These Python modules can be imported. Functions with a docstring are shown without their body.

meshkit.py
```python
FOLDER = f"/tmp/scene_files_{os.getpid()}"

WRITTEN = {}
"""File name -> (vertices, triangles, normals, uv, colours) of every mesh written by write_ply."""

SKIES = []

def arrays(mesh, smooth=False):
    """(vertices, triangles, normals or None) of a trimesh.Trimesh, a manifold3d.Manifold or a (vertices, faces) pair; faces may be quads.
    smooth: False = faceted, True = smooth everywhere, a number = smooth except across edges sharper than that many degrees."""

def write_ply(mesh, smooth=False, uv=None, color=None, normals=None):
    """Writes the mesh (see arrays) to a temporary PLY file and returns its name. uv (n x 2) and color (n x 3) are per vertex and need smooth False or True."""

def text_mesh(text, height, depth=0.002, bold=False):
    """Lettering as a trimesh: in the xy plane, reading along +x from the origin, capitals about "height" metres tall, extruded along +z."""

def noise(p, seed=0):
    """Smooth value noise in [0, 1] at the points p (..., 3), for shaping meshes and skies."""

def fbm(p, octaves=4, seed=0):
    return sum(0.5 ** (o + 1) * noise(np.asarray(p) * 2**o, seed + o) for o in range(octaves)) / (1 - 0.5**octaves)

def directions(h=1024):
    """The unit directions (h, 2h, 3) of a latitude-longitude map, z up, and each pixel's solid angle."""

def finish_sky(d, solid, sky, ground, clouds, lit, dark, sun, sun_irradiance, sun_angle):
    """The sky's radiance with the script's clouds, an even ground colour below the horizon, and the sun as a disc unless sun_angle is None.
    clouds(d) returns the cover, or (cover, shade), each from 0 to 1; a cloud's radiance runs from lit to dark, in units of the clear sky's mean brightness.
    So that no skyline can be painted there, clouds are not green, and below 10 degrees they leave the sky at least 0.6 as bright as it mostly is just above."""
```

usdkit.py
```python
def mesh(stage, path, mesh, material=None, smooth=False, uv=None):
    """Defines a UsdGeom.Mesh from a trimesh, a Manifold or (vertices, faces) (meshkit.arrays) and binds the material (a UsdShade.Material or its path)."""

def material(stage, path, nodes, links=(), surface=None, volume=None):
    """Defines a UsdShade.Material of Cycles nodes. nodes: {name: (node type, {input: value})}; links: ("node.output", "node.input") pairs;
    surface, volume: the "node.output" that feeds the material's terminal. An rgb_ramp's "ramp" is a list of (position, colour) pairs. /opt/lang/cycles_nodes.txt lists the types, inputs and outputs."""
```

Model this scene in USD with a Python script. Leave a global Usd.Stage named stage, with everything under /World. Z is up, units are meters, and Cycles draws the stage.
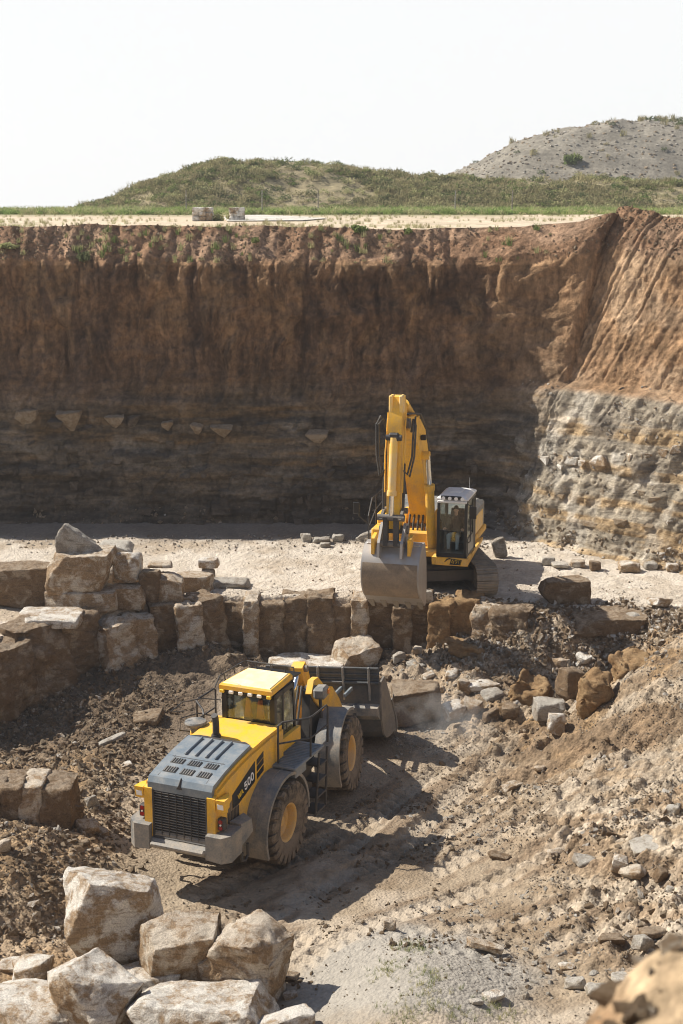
import math, random
import numpy as np, trimesh, manifold3d, shapely
import usdkit, meshkit
from meshkit import noise, fbm
from scipy.interpolate import RBFInterpolator, RegularGridInterpolator
from pxr import Usd, UsdGeom, UsdLux, UsdShade, Gf, Sdf, Vt

stage = Usd.Stage.CreateInMemory()
UsdGeom.SetStageUpAxis(stage, UsdGeom.Tokens.z)
UsdGeom.SetStageMetersPerUnit(stage, 1.0)
UsdGeom.Xform.Define(stage, '/World')
UsdGeom.Scope.Define(stage, '/World/Looks')

# ------------------------------------------------------------------ camera, sky, sun, exposure
FOC, EYE, PITCH = 1423.0, 15.07, math.atan(312 / 1423.0)
cam = UsdGeom.Camera.Define(stage, '/World/camera')
cam.CreateHorizontalApertureAttr(24.0)
cam.CreateVerticalApertureAttr(36.0)
cam.CreateFocalLengthAttr(24.0 * FOC / 683)
cam.CreateFStopAttr(2.0)
cam.CreateFocusDistanceAttr(35.0)
cam.CreateClippingRangeAttr(Gf.Vec2f(0.1, 6000))
cam.CreateExposureAttr(0.85)
cam.AddTranslateOp().Set(Gf.Vec3d(0, 0, EYE))
cam.AddRotateXOp().Set(90 - math.degrees(PITCH))

SUN = np.array([-0.97, 0.36, 1.0]); SUN /= np.linalg.norm(SUN)
sun = UsdLux.DistantLight.Define(stage, '/World/sun')
sun.CreateIntensityAttr(1.14)
sun.CreateAngleAttr(0.5)
sun.CreateColorAttr(Gf.Vec3f(1.0, 0.935, 0.83))
sun.GetPrim().CreateAttribute('inputs:normalize', Sdf.ValueTypeNames.Bool).Set(True)
q = Gf.Rotation(Gf.Vec3d(0, 0, 1), Gf.Vec3d(*map(float, SUN)))
sun.AddTransformOp().Set(Gf.Matrix4d().SetRotate(q))
sky_mat = usdkit.material(stage, '/World/Looks/sky_air', {
    'sky': ('sky_texture', {'sky_type': 'single_scattering', 'sun_disc': False, 'sun_elevation': math.asin(SUN[2]),
                            'sun_rotation': math.atan2(SUN[0], SUN[1]), 'altitude': 300.0, 'aerosol_density': 1.0, 'air_density': 1.0}),
    'tc': ('texture_coordinate', {}), 'mp': ('mapping', {'scale': (1.0, 1.0, 4.0)}), 'xyz': ('separate_xyz', {}),
    'n': ('noise_texture', {'scale': 1.6, 'detail': 6.0, 'roughness': 0.55}),
    'e': ('math', {'math_type': 'multiply_add', 'value2': -0.25}),          # thin white haze, thickest low down
    'r': ('map_range', {'from_min': 0.0, 'from_max': 0.40, 'to_min': 0.97, 'to_max': 0.04, 'clamp': True}),
    'mix': ('mix_color', {'b': (7.8, 7.85, 7.85), 'use_clamp': False}),
    'bg': ('background_shader', {'strength': 0.07})},
    [('tc.generated', 'mp.vector'), ('mp.vector', 'n.vector'), ('tc.generated', 'xyz.vector'), ('n.fac', 'e.value1'), ('xyz.z', 'e.value3'), ('e.value', 'r.value'), ('r.result', 'mix.fac'), ('sky.color', 'mix.a'), ('mix.result', 'bg.color')], surface='bg.background')
sky = UsdLux.DomeLight.Define(stage, '/World/sky')
UsdShade.MaterialBindingAPI.Apply(sky.GetPrim()).Bind(sky_mat)
sky.GetPrim().SetCustomDataByKey('kind', 'structure')

# ------------------------------------------------------------------ helpers
CT, ST = math.cos(PITCH), math.sin(PITCH)
def ray(px, py):
    x, y = (px - 341.5) / FOC, -(py - 512) / FOC
    return np.array([x, CT + y * ST, -ST + y * CT])
def at(px, py, z):                      # the point of height z seen at a pixel of the survey photograph
    d = ray(px, py); return np.array([0, 0, EYE]) + d * (z - EYE) / d[2]
def atY(px, py, Y):
    d = ray(px, py); return np.array([0, 0, EYE]) + d * Y / d[1]
def scale_at(p): return FOC / (p[1] * CT + (EYE - p[2]) * ST)

used = {}
def path_for(parent, name):
    base = parent + '/' + name
    n = used.get(base, -1) + 1
    used[base] = n
    return base if n == 0 else f'{base}_{n:03d}'
def tag(prim, label=None, cat=None, group=None, kind=None):
    p = prim.GetPrim() if hasattr(prim, 'GetPrim') else prim
    for k, v in (('label', label), ('category', cat), ('group', group), ('kind', kind)):
        if v: p.SetCustomDataByKey(k, v)
    return p
XF = [np.eye(4)]
def part(parent, name, mesh, mat, smooth=35, label=None, tint=None, grain=1.0):
    """one Mesh prim; parent '' = top level; returns its path"""
    if isinstance(mesh, list): mesh = join(mesh)
    if hasattr(mesh, 'to_mesh'): mesh = tm(mesh)
    if not np.allclose(XF[0], np.eye(4)):
        mesh = mesh.copy(); mesh.apply_transform(XF[0])
    p = path_for('/World' + parent if not parent.startswith('/World') else parent, name)
    m = usdkit.mesh(stage, p, mesh, M[mat], smooth)
    if tint is not None:
        UsdGeom.PrimvarsAPI(m).CreatePrimvar('tint', Sdf.ValueTypeNames.Color3fArray, 'vertex').Set(Vt.Vec3fArray.FromNumpy(np.asarray(tint, np.float32)))
        UsdGeom.PrimvarsAPI(m).CreatePrimvar('grain', Sdf.ValueTypeNames.FloatArray, 'vertex').Set(Vt.FloatArray.FromNumpy((np.ones(len(tint)) * grain).astype(np.float32)))
    if label: tag(m, label)
    return p
def thing(name, label, cat, loc=(0, 0, 0), rotz=0, group=None):
    p = path_for('/World', name)
    x = UsdGeom.Xform.Define(stage, p)
    x.AddTranslateOp().Set(Gf.Vec3d(*map(float, loc)))
    if rotz: x.AddRotateZOp().Set(float(rotz))
    tag(x, label, cat, group)
    return p
def tm(man):
    m = man.to_mesh(); return trimesh.Trimesh(m.vert_properties[:, :3], m.tri_verts, process=False)
def join(ms): return trimesh.util.concatenate([tm(m) if hasattr(m, 'to_mesh') else m for m in ms])
def rot(mesh, ang, axis, about=(0, 0, 0)):
    mesh = mesh.copy(); mesh.apply_transform(trimesh.transformations.rotation_matrix(math.radians(ang), axis, about)); return mesh
def mv(mesh, d): mesh = mesh.copy(); mesh.apply_translation(d); return mesh
def box(x0, x1, y0, y1, z0, z1, b=0.02):
    b = min(b, .45 * (x1 - x0), .45 * (y1 - y0), .45 * (z1 - z0))
    pts = []
    for sx in (0, 1):
        for sy in (0, 1):
            for sz in (0, 1):
                X, Y, Z = (x1, x0)[1 - sx], (y1, y0)[1 - sy], (z1, z0)[1 - sz]
                ix, iy, iz = (b, -b)[sx], (b, -b)[sy], (b, -b)[sz]
                pts += [(X, Y + iy, Z + iz), (X + ix, Y, Z + iz), (X + ix, Y + iy, Z)]
    return hull(pts)
def hull(pts): return trimesh.Trimesh(np.array(pts, float)).convex_hull if False else tm(manifold3d.Manifold.hull_points(np.asarray(pts, np.float64)))
def prism(prof, y0, y1):
    """profile of (x, z) points extruded along y"""
    m = trimesh.creation.extrude_polygon(shapely.Polygon(prof).buffer(0), y1 - y0, engine='earcut')
    v = m.vertices
    return trimesh.Trimesh(np.c_[v[:, 0], y1 - v[:, 2], v[:, 1]], m.faces, process=False)
def cyl(p0, p1, r0, r1=None, n=16):
    p0, p1 = np.asarray(p0, float), np.asarray(p1, float); r1 = r0 if r1 is None else r1
    return tube([p0, p1], [r0, r1], n)
def tube(pts, r, n=8):
    p = np.asarray(pts, float); t = np.gradient(p, axis=0); t /= np.linalg.norm(t, axis=1, keepdims=True) + 1e-12
    ref = np.array([0.31, 0.22, 0.92]) if abs(t[:, 2]).max() < 0.9 else np.array([0.95, 0.3, 0.1])
    a = np.cross(t, ref); a /= np.linalg.norm(a, axis=1, keepdims=True); b = np.cross(t, a)
    r = np.broadcast_to(r, (len(p),)); g = np.arange(n) * 2 * np.pi / n
    v = (p[:, None] + r[:, None, None] * (np.cos(g)[None, :, None] * a[:, None] + np.sin(g)[None, :, None] * b[:, None])).reshape(-1, 3)
    f = []
    for i in range(len(p) - 1):
        for j in range(n):
            k = (j + 1) % n
            f += [(i * n + j, i * n + k, (i + 1) * n + k), (i * n + j, (i + 1) * n + k, (i + 1) * n + j)]
    c0, c1 = len(v), len(v) + 1
    v = np.vstack([v, p[0], p[-1]]); L = (len(p) - 1) * n
    for j in range(n):
        k = (j + 1) % n
        f += [(c0, k, j), (c1, L + j, L + k)]
    m = trimesh.Trimesh(v, f, process=False)
    m.fix_normals() if False else None
    return flip_out(m)
def flip_out(m):
    if m.volume < 0: m.invert()
    return m
def lathe(prof, n=32, axis='y', at_=(0, 0, 0)):
    """profile of (radius, along) revolved"""
    pr = np.asarray(prof, float); g = np.arange(n) * 2 * np.pi / n; k = len(pr)
    if axis == 'y': v = np.stack([pr[None, :, 0] * np.cos(g)[:, None], np.broadcast_to(pr[None, :, 1], (n, k)), pr[None, :, 0] * np.sin(g)[:, None]], -1)
    else: v = np.stack([pr[None, :, 0] * np.cos(g)[:, None], pr[None, :, 0] * np.sin(g)[:, None], np.broadcast_to(pr[None, :, 1], (n, k))], -1)
    v = v.reshape(-1, 3); f = []
    for i in range(n):
        j = (i + 1) % n
        for a in range(k - 1):
            f += [(i * k + a, j * k + a, j * k + a + 1), (i * k + a, j * k + a + 1, i * k + a + 1)]
    m = trimesh.Trimesh(v + np.array(at_), f, process=False)
    return flip_out(m)
def arc(cx, cz, r, a0, a1, n):
    return [(cx + r * math.cos(math.radians(a)), cz + r * math.sin(math.radians(a))) for a in np.linspace(a0, a1, n)]
def shell(cx, cz, r, t, a0, a1, y0, y1, n=18):
    return prism(arc(cx, cz, r, a0, a1, n) + arc(cx, cz, r - t, a1, a0, n), y0, y1)
def sphere_hull(a, b, ra, rb, n=10):
    s = manifold3d.Manifold.sphere
    return manifold3d.Manifold.batch_hull([s(ra, n).translate(tuple(map(float, a))), s(rb, n).translate(tuple(map(float, b)))])
def smoothstep(a, b, x): t = np.clip((x - a) / (b - a), 0, 1); return t * t * (3 - 2 * t)

# ------------------------------------------------------------------ materials
M = {}
def mat(name, *a, **k): M[name] = usdkit.material(stage, '/World/Looks/' + name, *a, **k)
def painted(name, col, dust=(0.33, 0.27, 0.2), amount=0.35, rough=0.4, scale=3.0, metallic=0.0):
    mat(name, {'tc': ('texture_coordinate', {}), 'zz': ('separate_xyz', {}), 'zr': ('map_range', {'from_min': 0.2, 'from_max': 2.2, 'to_min': 0.17, 'to_max': 0.0, 'clamp': True}), 'add': ('math', {'math_type': 'add'}), 'n': ('noise_texture', {'scale': scale, 'detail': 6.0, 'roughness': 0.62}),
               'n2': ('noise_texture', {'scale': scale * 9, 'detail': 3.0}),
               'm0': ('mix_float', {'fac': 0.3}),
               'r': ('map_range', {'from_min': 0.42, 'from_max': 0.72, 'to_min': 0.04, 'to_max': amount * 2, 'clamp': True}),
               'mix': ('mix_color', {'a': col, 'b': dust}), 'rr': ('map_range', {'from_min': 0.3, 'from_max': 0.7, 'to_min': rough, 'to_max': min(rough + .3, 1), 'clamp': True}),
               'p': ('principled_bsdf', {'metallic': metallic})},
        [('tc.object', 'n.vector'), ('tc.object', 'n2.vector'), ('tc.object', 'zz.vector'), ('zz.z', 'zr.value'), ('n.fac', 'm0.a'), ('n2.fac', 'm0.b'), ('m0.result', 'add.value1'), ('zr.result', 'add.value2'), ('add.value', 'r.value'), ('r.result', 'mix.fac'), ('n.fac', 'rr.value'), ('rr.result', 'p.roughness'), ('mix.result', 'p.base_color')], surface='p.BSDF')
painted('yellow_paint', (0.82, 0.45, 0.018), dust=(0.46, 0.31, 0.15), amount=0.42)
painted('yellow_dusty', (0.80, 0.50, 0.10), dust=(0.6, 0.5, 0.36), amount=0.45)
painted('roof_glare_dusty', (0.86, 0.68, 0.34), dust=(0.82, 0.70, 0.5), amount=0.6)  # faded dusty yellow, with the sun highlight also painted into the colour
painted('grey_paint', (0.105, 0.12, 0.13), dust=(0.34, 0.29, 0.23), amount=0.5)
painted('hood_grey', (0.125, 0.16, 0.19), dust=(0.34, 0.32, 0.29), amount=0.34, rough=0.32)
painted('dark_paint', (0.022, 0.022, 0.024), dust=(0.12, 0.1, 0.08), amount=0.3, rough=0.5)
painted('bucket_steel', (0.36, 0.35, 0.34), dust=(0.38, 0.32, 0.26), amount=0.3, rough=0.4, metallic=0.5)
painted('bucket_grey', (0.035, 0.043, 0.05), dust=(0.2, 0.17, 0.14), amount=0.25, rough=0.5)
painted('bucket_muddy', (0.16, 0.125, 0.09), dust=(0.29, 0.22, 0.15), amount=0.5, rough=0.75)
painted('track_steel', (0.10, 0.092, 0.085), dust=(0.26, 0.22, 0.17), amount=0.5, rough=0.6)
painted('rubber', (0.030, 0.027, 0.025), dust=(0.21, 0.165, 0.12), amount=0.6, rough=0.85, scale=5.0)
painted('rim_yellow', (0.72, 0.38, 0.03), dust=(0.5, 0.38, 0.24), amount=0.4)
painted('visor_white', (0.72, 0.72, 0.70), dust=(0.5, 0.46, 0.4), amount=0.25)
painted('hose_black', (0.03, 0.03, 0.03), dust=(0.2, 0.17, 0.13), amount=0.3, rough=0.6)
painted('orange_cloth', (0.45, 0.12, 0.03), amount=0.1, rough=0.9)
painted('jeans', (0.36, 0.45, 0.52), amount=0.1, rough=0.95, scale=20)
painted('black_cloth', (0.015, 0.015, 0.018), dust=(0.05, 0.05, 0.05), amount=0.1, rough=0.95)
painted('skin', (0.58, 0.36, 0.27), dust=(0.5, 0.28, 0.2), amount=0.2, rough=0.55, scale=30)
painted('hair', (0.02, 0.014, 0.01), dust=(0.04, 0.03, 0.02), amount=0.3, rough=0.6, scale=60)
painted('louvre_tan', (0.12, 0.09, 0.06), dust=(0.3, 0.22, 0.14), amount=0.5, rough=0.8)
def plain(name, **k): mat(name, {'p': ('principled_bsdf', k)}, surface='p.BSDF')
plain('chrome', base_color=(0.75, 0.78, 0.8), metallic=1.0, roughness=0.18)
plain('lamp_lens', base_color=(0.85, 0.85, 0.82), roughness=0.12)
plain('red_lens', base_color=(0.28, 0.012, 0.01), roughness=0.2)
plain('amber_lens', base_color=(0.7, 0.22, 0.01), roughness=0.25)
plain('white_print', base_color=(0.85, 0.85, 0.85), roughness=0.5)
plain('yellow_print', base_color=(0.85, 0.55, 0.03), roughness=0.5)
plain('black_print', base_color=(0.012, 0.012, 0.012), roughness=0.35)
mat('window_glass', {'f': ('fresnel', {'IOR': 1.5}), 'fa': ('math', {'math_type': 'multiply_add', 'value2': 0.9, 'value3': 0.02}), 't': ('transparent_bsdf', {'color': (0.93, 0.96, 0.955)}), 'g': ('glossy_bsdf', {'roughness': 0.03, 'color': (0.9, 0.95, 0.95)}), 'm': ('mix_closure', {})},
    [('f.fac', 'fa.value1'), ('fa.value', 'm.fac'), ('t.BSDF', 'm.closure1'), ('g.BSDF', 'm.closure2')], surface='m.closure')

def earth(name, rough_scale=1.0, bump=0.6, stretch=(1, 1, 1), contrast=0.5):
    """earth and rubble: the mesh's own tint varied by grain, pebbles and damp blotches"""
    mat(name, {'a': ('attribute', {'attribute': 'tint'}), 'gr': ('attribute', {'attribute': 'grain'}), 'g': ('geometry', {}), 'mp': ('mapping', {'scale': stretch}),
               'n1': ('noise_texture', {'scale': 1.3 * rough_scale, 'detail': 8.0, 'roughness': 0.65}),
               'n2': ('noise_texture', {'scale': 9.0 * rough_scale, 'detail': 6.0, 'roughness': 0.7}),
               'v': ('voronoi_texture', {'scale': 14.0 * rough_scale}),
               'v2': ('voronoi_texture', {'scale': 5.5 * rough_scale}),
               'r1': ('map_range', {'from_min': 0.3, 'from_max': 0.7, 'to_min': 1 - contrast * .7, 'to_max': 1 + contrast * .5, 'clamp': True}),
               'r2': ('map_range', {'from_min': 0.32, 'from_max': 0.68, 'to_min': 1 - contrast, 'to_max': 1 + contrast * .6, 'clamp': True}),
               'bw': ('rgb_to_bw', {}), 'r3': ('map_range', {'from_min': 0.1, 'from_max': 0.9, 'to_min': 1 - contrast * .6, 'to_max': 1 + contrast * .6, 'clamp': True}),
               'm1': ('math', {'math_type': 'multiply'}), 'm2': ('math', {'math_type': 'multiply'}),
               'c': ('vector_math', {'math_type': 'scale'}) if False else ('mix_color', {'blend_type': 'multiply', 'fac': 1.0, 'use_clamp': False}),
               'h1': ('math', {'math_type': 'multiply_add', 'value2': 0.6}), 'h2': ('math', {'math_type': 'multiply_add', 'value2': -0.35}),
               'b': ('bump', {'strength': bump, 'distance': 0.12}),
               'p': ('principled_bsdf', {'roughness': 0.95, 'specular_ior_level': 0.15})},
        [('g.position', 'mp.vector'), ('mp.vector', 'n1.vector'), ('mp.vector', 'n2.vector'), ('mp.vector', 'v.vector'), ('mp.vector', 'v2.vector'),
         ('n1.fac', 'r1.value'), ('n2.fac', 'r2.value'), ('v.color', 'bw.color'), ('bw.val', 'r3.value'), ('r1.result', 'm1.value1'), ('r2.result', 'm1.value2'), ('m1.value', 'm2.value1'), ('r3.result', 'm2.value2'),
         ('a.color', 'c.a'), ('m2.value', 'c.b'), ('gr.fac', 'c.fac'), ('c.result', 'p.base_color'),
         ('n2.fac', 'h1.value1'), ('n1.fac', 'h1.value3'), ('v.distance', 'h2.value1'), ('h1.value', 'h2.value3'), ('h2.value', 'b.height'), ('b.normal', 'p.normal')], surface='p.BSDF')
earth('pit_earth', 1.0, 0.7, (1, 1, 1), 0.42)
def wall_material(name):
    """cut earth above, bedded clay and stone below: scraped vertical streaks pass into fine level beds at the height where the soil changes"""
    N = {'a': ('attribute', {'attribute': 'tint'}), 'g': ('geometry', {}), 'z': ('separate_xyz', {}), 'msk': ('map_range', {'from_min': 6.4, 'from_max': 9.2, 'clamp': True}),
         'mv': ('mapping', {'scale': (1.0, 1.0, 0.28)}), 'mh': ('mapping', {'scale': (0.16, 0.16, 1.0)}),
         'nv': ('noise_texture', {'scale': 3.2, 'detail': 8.0, 'roughness': 0.62, 'distortion': 0.3}), 'nh': ('noise_texture', {'scale': 3.6, 'detail': 8.0, 'roughness': 0.68, 'distortion': 0.4}),
         'nf': ('noise_texture', {'scale': 5.5, 'detail': 8.0, 'roughness': 0.72}), 'nl': ('noise_texture', {'scale': 0.8, 'detail': 5.0, 'roughness': 0.6}),
         'sel': ('mix_float', {}), 'r1': ('map_range', {'from_min': 0.36, 'from_max': 0.64, 'to_min': 0.6, 'to_max': 1.3, 'clamp': True}), 'r2': ('map_range', {'from_min': 0.34, 'from_max': 0.66, 'to_min': 0.62, 'to_max': 1.34, 'clamp': True}), 'r3': ('map_range', {'from_min': 0.35, 'from_max': 0.65, 'to_min': 0.78, 'to_max': 1.2, 'clamp': True}),
         'm1': ('math', {'math_type': 'multiply'}), 'm2': ('math', {'math_type': 'multiply'}), 'c': ('mix_color', {'blend_type': 'multiply', 'fac': 1.0, 'use_clamp': False}), 'h': ('math', {'math_type': 'multiply_add', 'value2': 0.8}),
         'b': ('bump', {'strength': 0.9, 'distance': 0.18}), 'p': ('principled_bsdf', {'roughness': 0.95, 'specular_ior_level': 0.1})}
    mat(name, N, [('g.position', 'z.vector'), ('z.z', 'msk.value'), ('g.position', 'mv.vector'), ('g.position', 'mh.vector'), ('mv.vector', 'nv.vector'), ('mh.vector', 'nh.vector'), ('g.position', 'nf.vector'), ('g.position', 'nl.vector'),
                  ('msk.result', 'sel.fac'), ('nh.fac', 'sel.a'), ('nv.fac', 'sel.b'), ('sel.result', 'r1.value'), ('nf.fac', 'r2.value'), ('nl.fac', 'r3.value'), ('r1.result', 'm1.value1'), ('r2.result', 'm1.value2'), ('m1.value', 'm2.value1'), ('r3.result', 'm2.value2'),
                  ('a.color', 'c.a'), ('m2.value', 'c.b'), ('c.result', 'p.base_color'), ('nf.fac', 'h.value1'), ('sel.result', 'h.value3'), ('h.value', 'b.height'), ('b.normal', 'p.normal')], surface='p.BSDF')
wall_material('wall_earth')
earth('field_earth', 0.25, 0.2, (1, 1, 1), 0.3)

def limestone(name, pale, stain, dark, amount=0.5, scale=2.1):
    mat(name, {'g': ('texture_coordinate', {}), 'oi': ('object_info', {}), 'off': ('mix_color', {'blend_type': 'add', 'fac': 1.0, 'use_clamp': False}),
               'n1': ('noise_texture', {'scale': scale, 'detail': 8.0, 'roughness': 0.6, 'distortion': 0.4}), 'n2': ('noise_texture', {'scale': scale * 3.1, 'detail': 8.0, 'roughness': 0.7}),
               'n3': ('noise_texture', {'scale': scale * 16, 'detail': 5.0, 'roughness': 0.7}), 'mpz': ('mapping', {'scale': (1.0, 1.0, 5.0)}), 'n4': ('noise_texture', {'scale': scale * 1.5, 'detail': 5.0, 'roughness': 0.6}),
               'r1': ('map_range', {'from_min': 0.57 - .25 * amount, 'from_max': 0.66 - .25 * amount, 'clamp': True}), 'r2': ('map_range', {'from_min': 0.52, 'from_max': 0.7, 'clamp': True, 'to_max': 0.8}),
               'r3': ('map_range', {'from_min': 0.36, 'from_max': 0.62, 'to_min': 0.7, 'to_max': 1.18, 'clamp': True}),
               'c1': ('mix_color', {'a': pale, 'b': stain}), 'nv': ('noise_texture', {'scale': scale * 1.1, 'detail': 6.0, 'roughness': 0.6, 'distortion': 0.3}), 'vv': ('math', {'math_type': 'multiply_add', 'value2': 1.0, 'value3': -0.5}), 'va': ('math', {'math_type': 'absolute'}), 'vr': ('map_range', {'from_min': 0.004, 'from_max': 0.028, 'to_min': 0.3, 'to_max': 0.0, 'clamp': True}), 'cv': ('mix_color', {'b': (pale[0], pale[1], pale[2])}), 'g2': ('geometry', {}), 'nz': ('separate_xyz', {}), 'du': ('map_range', {'from_min': 0.45, 'from_max': 0.9, 'to_max': 0.6, 'clamp': True}), 'dn': ('map_range', {'from_min': 0.44, 'from_max': 0.54, 'to_min': 0.1, 'clamp': True}), 'dm': ('math', {'math_type': 'multiply'}), 'c4': ('mix_color', {'b': (min(pale[0] * 1.12, .66), min(pale[1] * 1.13, .62), min(pale[2] * 1.16, .56))}), 'c2': ('mix_color', {'b': dark}), 'c3': ('mix_color', {'blend_type': 'multiply', 'fac': 1.0, 'use_clamp': False}),
               'h': ('math', {'math_type': 'multiply_add', 'value2': 0.55}), 'b': ('bump', {'strength': 1.0, 'distance': 0.09}),
               'p': ('principled_bsdf', {'roughness': 0.9, 'specular_ior_level': 0.2})},
        [('g.object', 'off.a'), ('oi.location', 'off.b'), ('off.result', 'n1.vector'), ('off.result', 'n2.vector'), ('off.result', 'n3.vector'), ('off.result', 'mpz.vector'), ('mpz.vector', 'n4.vector'),
         ('n1.fac', 'r1.value'), ('r1.result', 'c1.fac'), ('c1.result', 'c2.a'), ('n4.fac', 'r2.value'), ('r2.result', 'c2.fac'), ('n3.fac', 'r3.value'), ('g2.normal', 'nz.vector'), ('nz.z', 'du.value'), ('n2.fac', 'dn.value'), ('du.result', 'dm.value1'), ('dn.result', 'dm.value2'), ('off.result', 'nv.vector'), ('nv.fac', 'vv.value1'), ('vv.value', 'va.value1'), ('va.value', 'vr.value'), ('c2.result', 'cv.a'), ('vr.result', 'cv.fac'), ('cv.result', 'c4.a'), ('dm.value', 'c4.fac'), ('c4.result', 'c3.a'), ('r3.result', 'c3.b'), ('c3.result', 'p.base_color'),
         ('n3.fac', 'h.value1'), ('n2.fac', 'h.value3'), ('h.value', 'b.height'), ('b.normal', 'p.normal')], surface='p.BSDF')
limestone('rock_pale', (0.68, 0.64, 0.57), (0.34, 0.24, 0.145), (0.19, 0.14, 0.095), 0.5)
limestone('rock_ochre', (0.52, 0.45, 0.36), (0.30, 0.205, 0.12), (0.16, 0.115, 0.075), 0.55)
limestone('rock_brown', (0.31, 0.245, 0.175), (0.18, 0.12, 0.07), (0.085, 0.06, 0.042), 0.75)
limestone('rock_grey', (0.40, 0.37, 0.32), (0.27, 0.23, 0.185), (0.15, 0.125, 0.10), 0.5)
limestone('stone_white', (0.62, 0.57, 0.49), (0.42, 0.36, 0.28), (0.3, 0.25, 0.19), 0.3, 6)
limestone('clod_tan', (0.37, 0.295, 0.21), (0.29, 0.21, 0.13), (0.22, 0.16, 0.10), 0.5, 5)
limestone('clod_brown', (0.30, 0.215, 0.135), (0.24, 0.165, 0.10), (0.17, 0.12, 0.075), 0.5, 5)
limestone('stone_brown', (0.25, 0.19, 0.13), (0.185, 0.13, 0.08), (0.10, 0.072, 0.05), 0.6, 6)
def leaf(name, col, col2):
    mat(name, {'oi': ('object_info', {}), 'g': ('geometry', {}), 'n': ('noise_texture', {'scale': 0.35, 'detail': 4.0}), 'r': ('map_range', {'from_min': .35, 'from_max': .65, 'clamp': True}), 'c': ('mix_color', {'a': col, 'b': col2}), 'd': ('diffuse_bsdf', {}), 't': ('translucent_bsdf', {}), 'm': ('mix_closure', {'fac': 0.3})},
        [('g.position', 'n.vector'), ('n.fac', 'r.value'), ('r.result', 'c.fac'), ('c.result', 'd.color'), ('c.result', 't.color'), ('d.BSDF', 'm.closure1'), ('t.BSDF', 'm.closure2')], surface='m.closure')
leaf('leaf_green', (0.13, 0.185, 0.06), (0.20, 0.225, 0.085))
leaf('leaf_dark', (0.095, 0.125, 0.055), (0.155, 0.165, 0.085))
leaf('leaf_dry', (0.34, 0.295, 0.17), (0.25, 0.23, 0.12))
leaf('grass_pale', (0.33, 0.345, 0.16), (0.46, 0.42, 0.23))
leaf('strip_green', (0.20, 0.29, 0.085), (0.31, 0.35, 0.13))
limestone('wall_stone', (0.165, 0.135, 0.105), (0.125, 0.095, 0.07), (0.075, 0.058, 0.045), 0.55, 5)
limestone('earth_ochre', (0.36, 0.24, 0.125), (0.27, 0.165, 0.08), (0.17, 0.11, 0.06), 0.6, 3)

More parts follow.
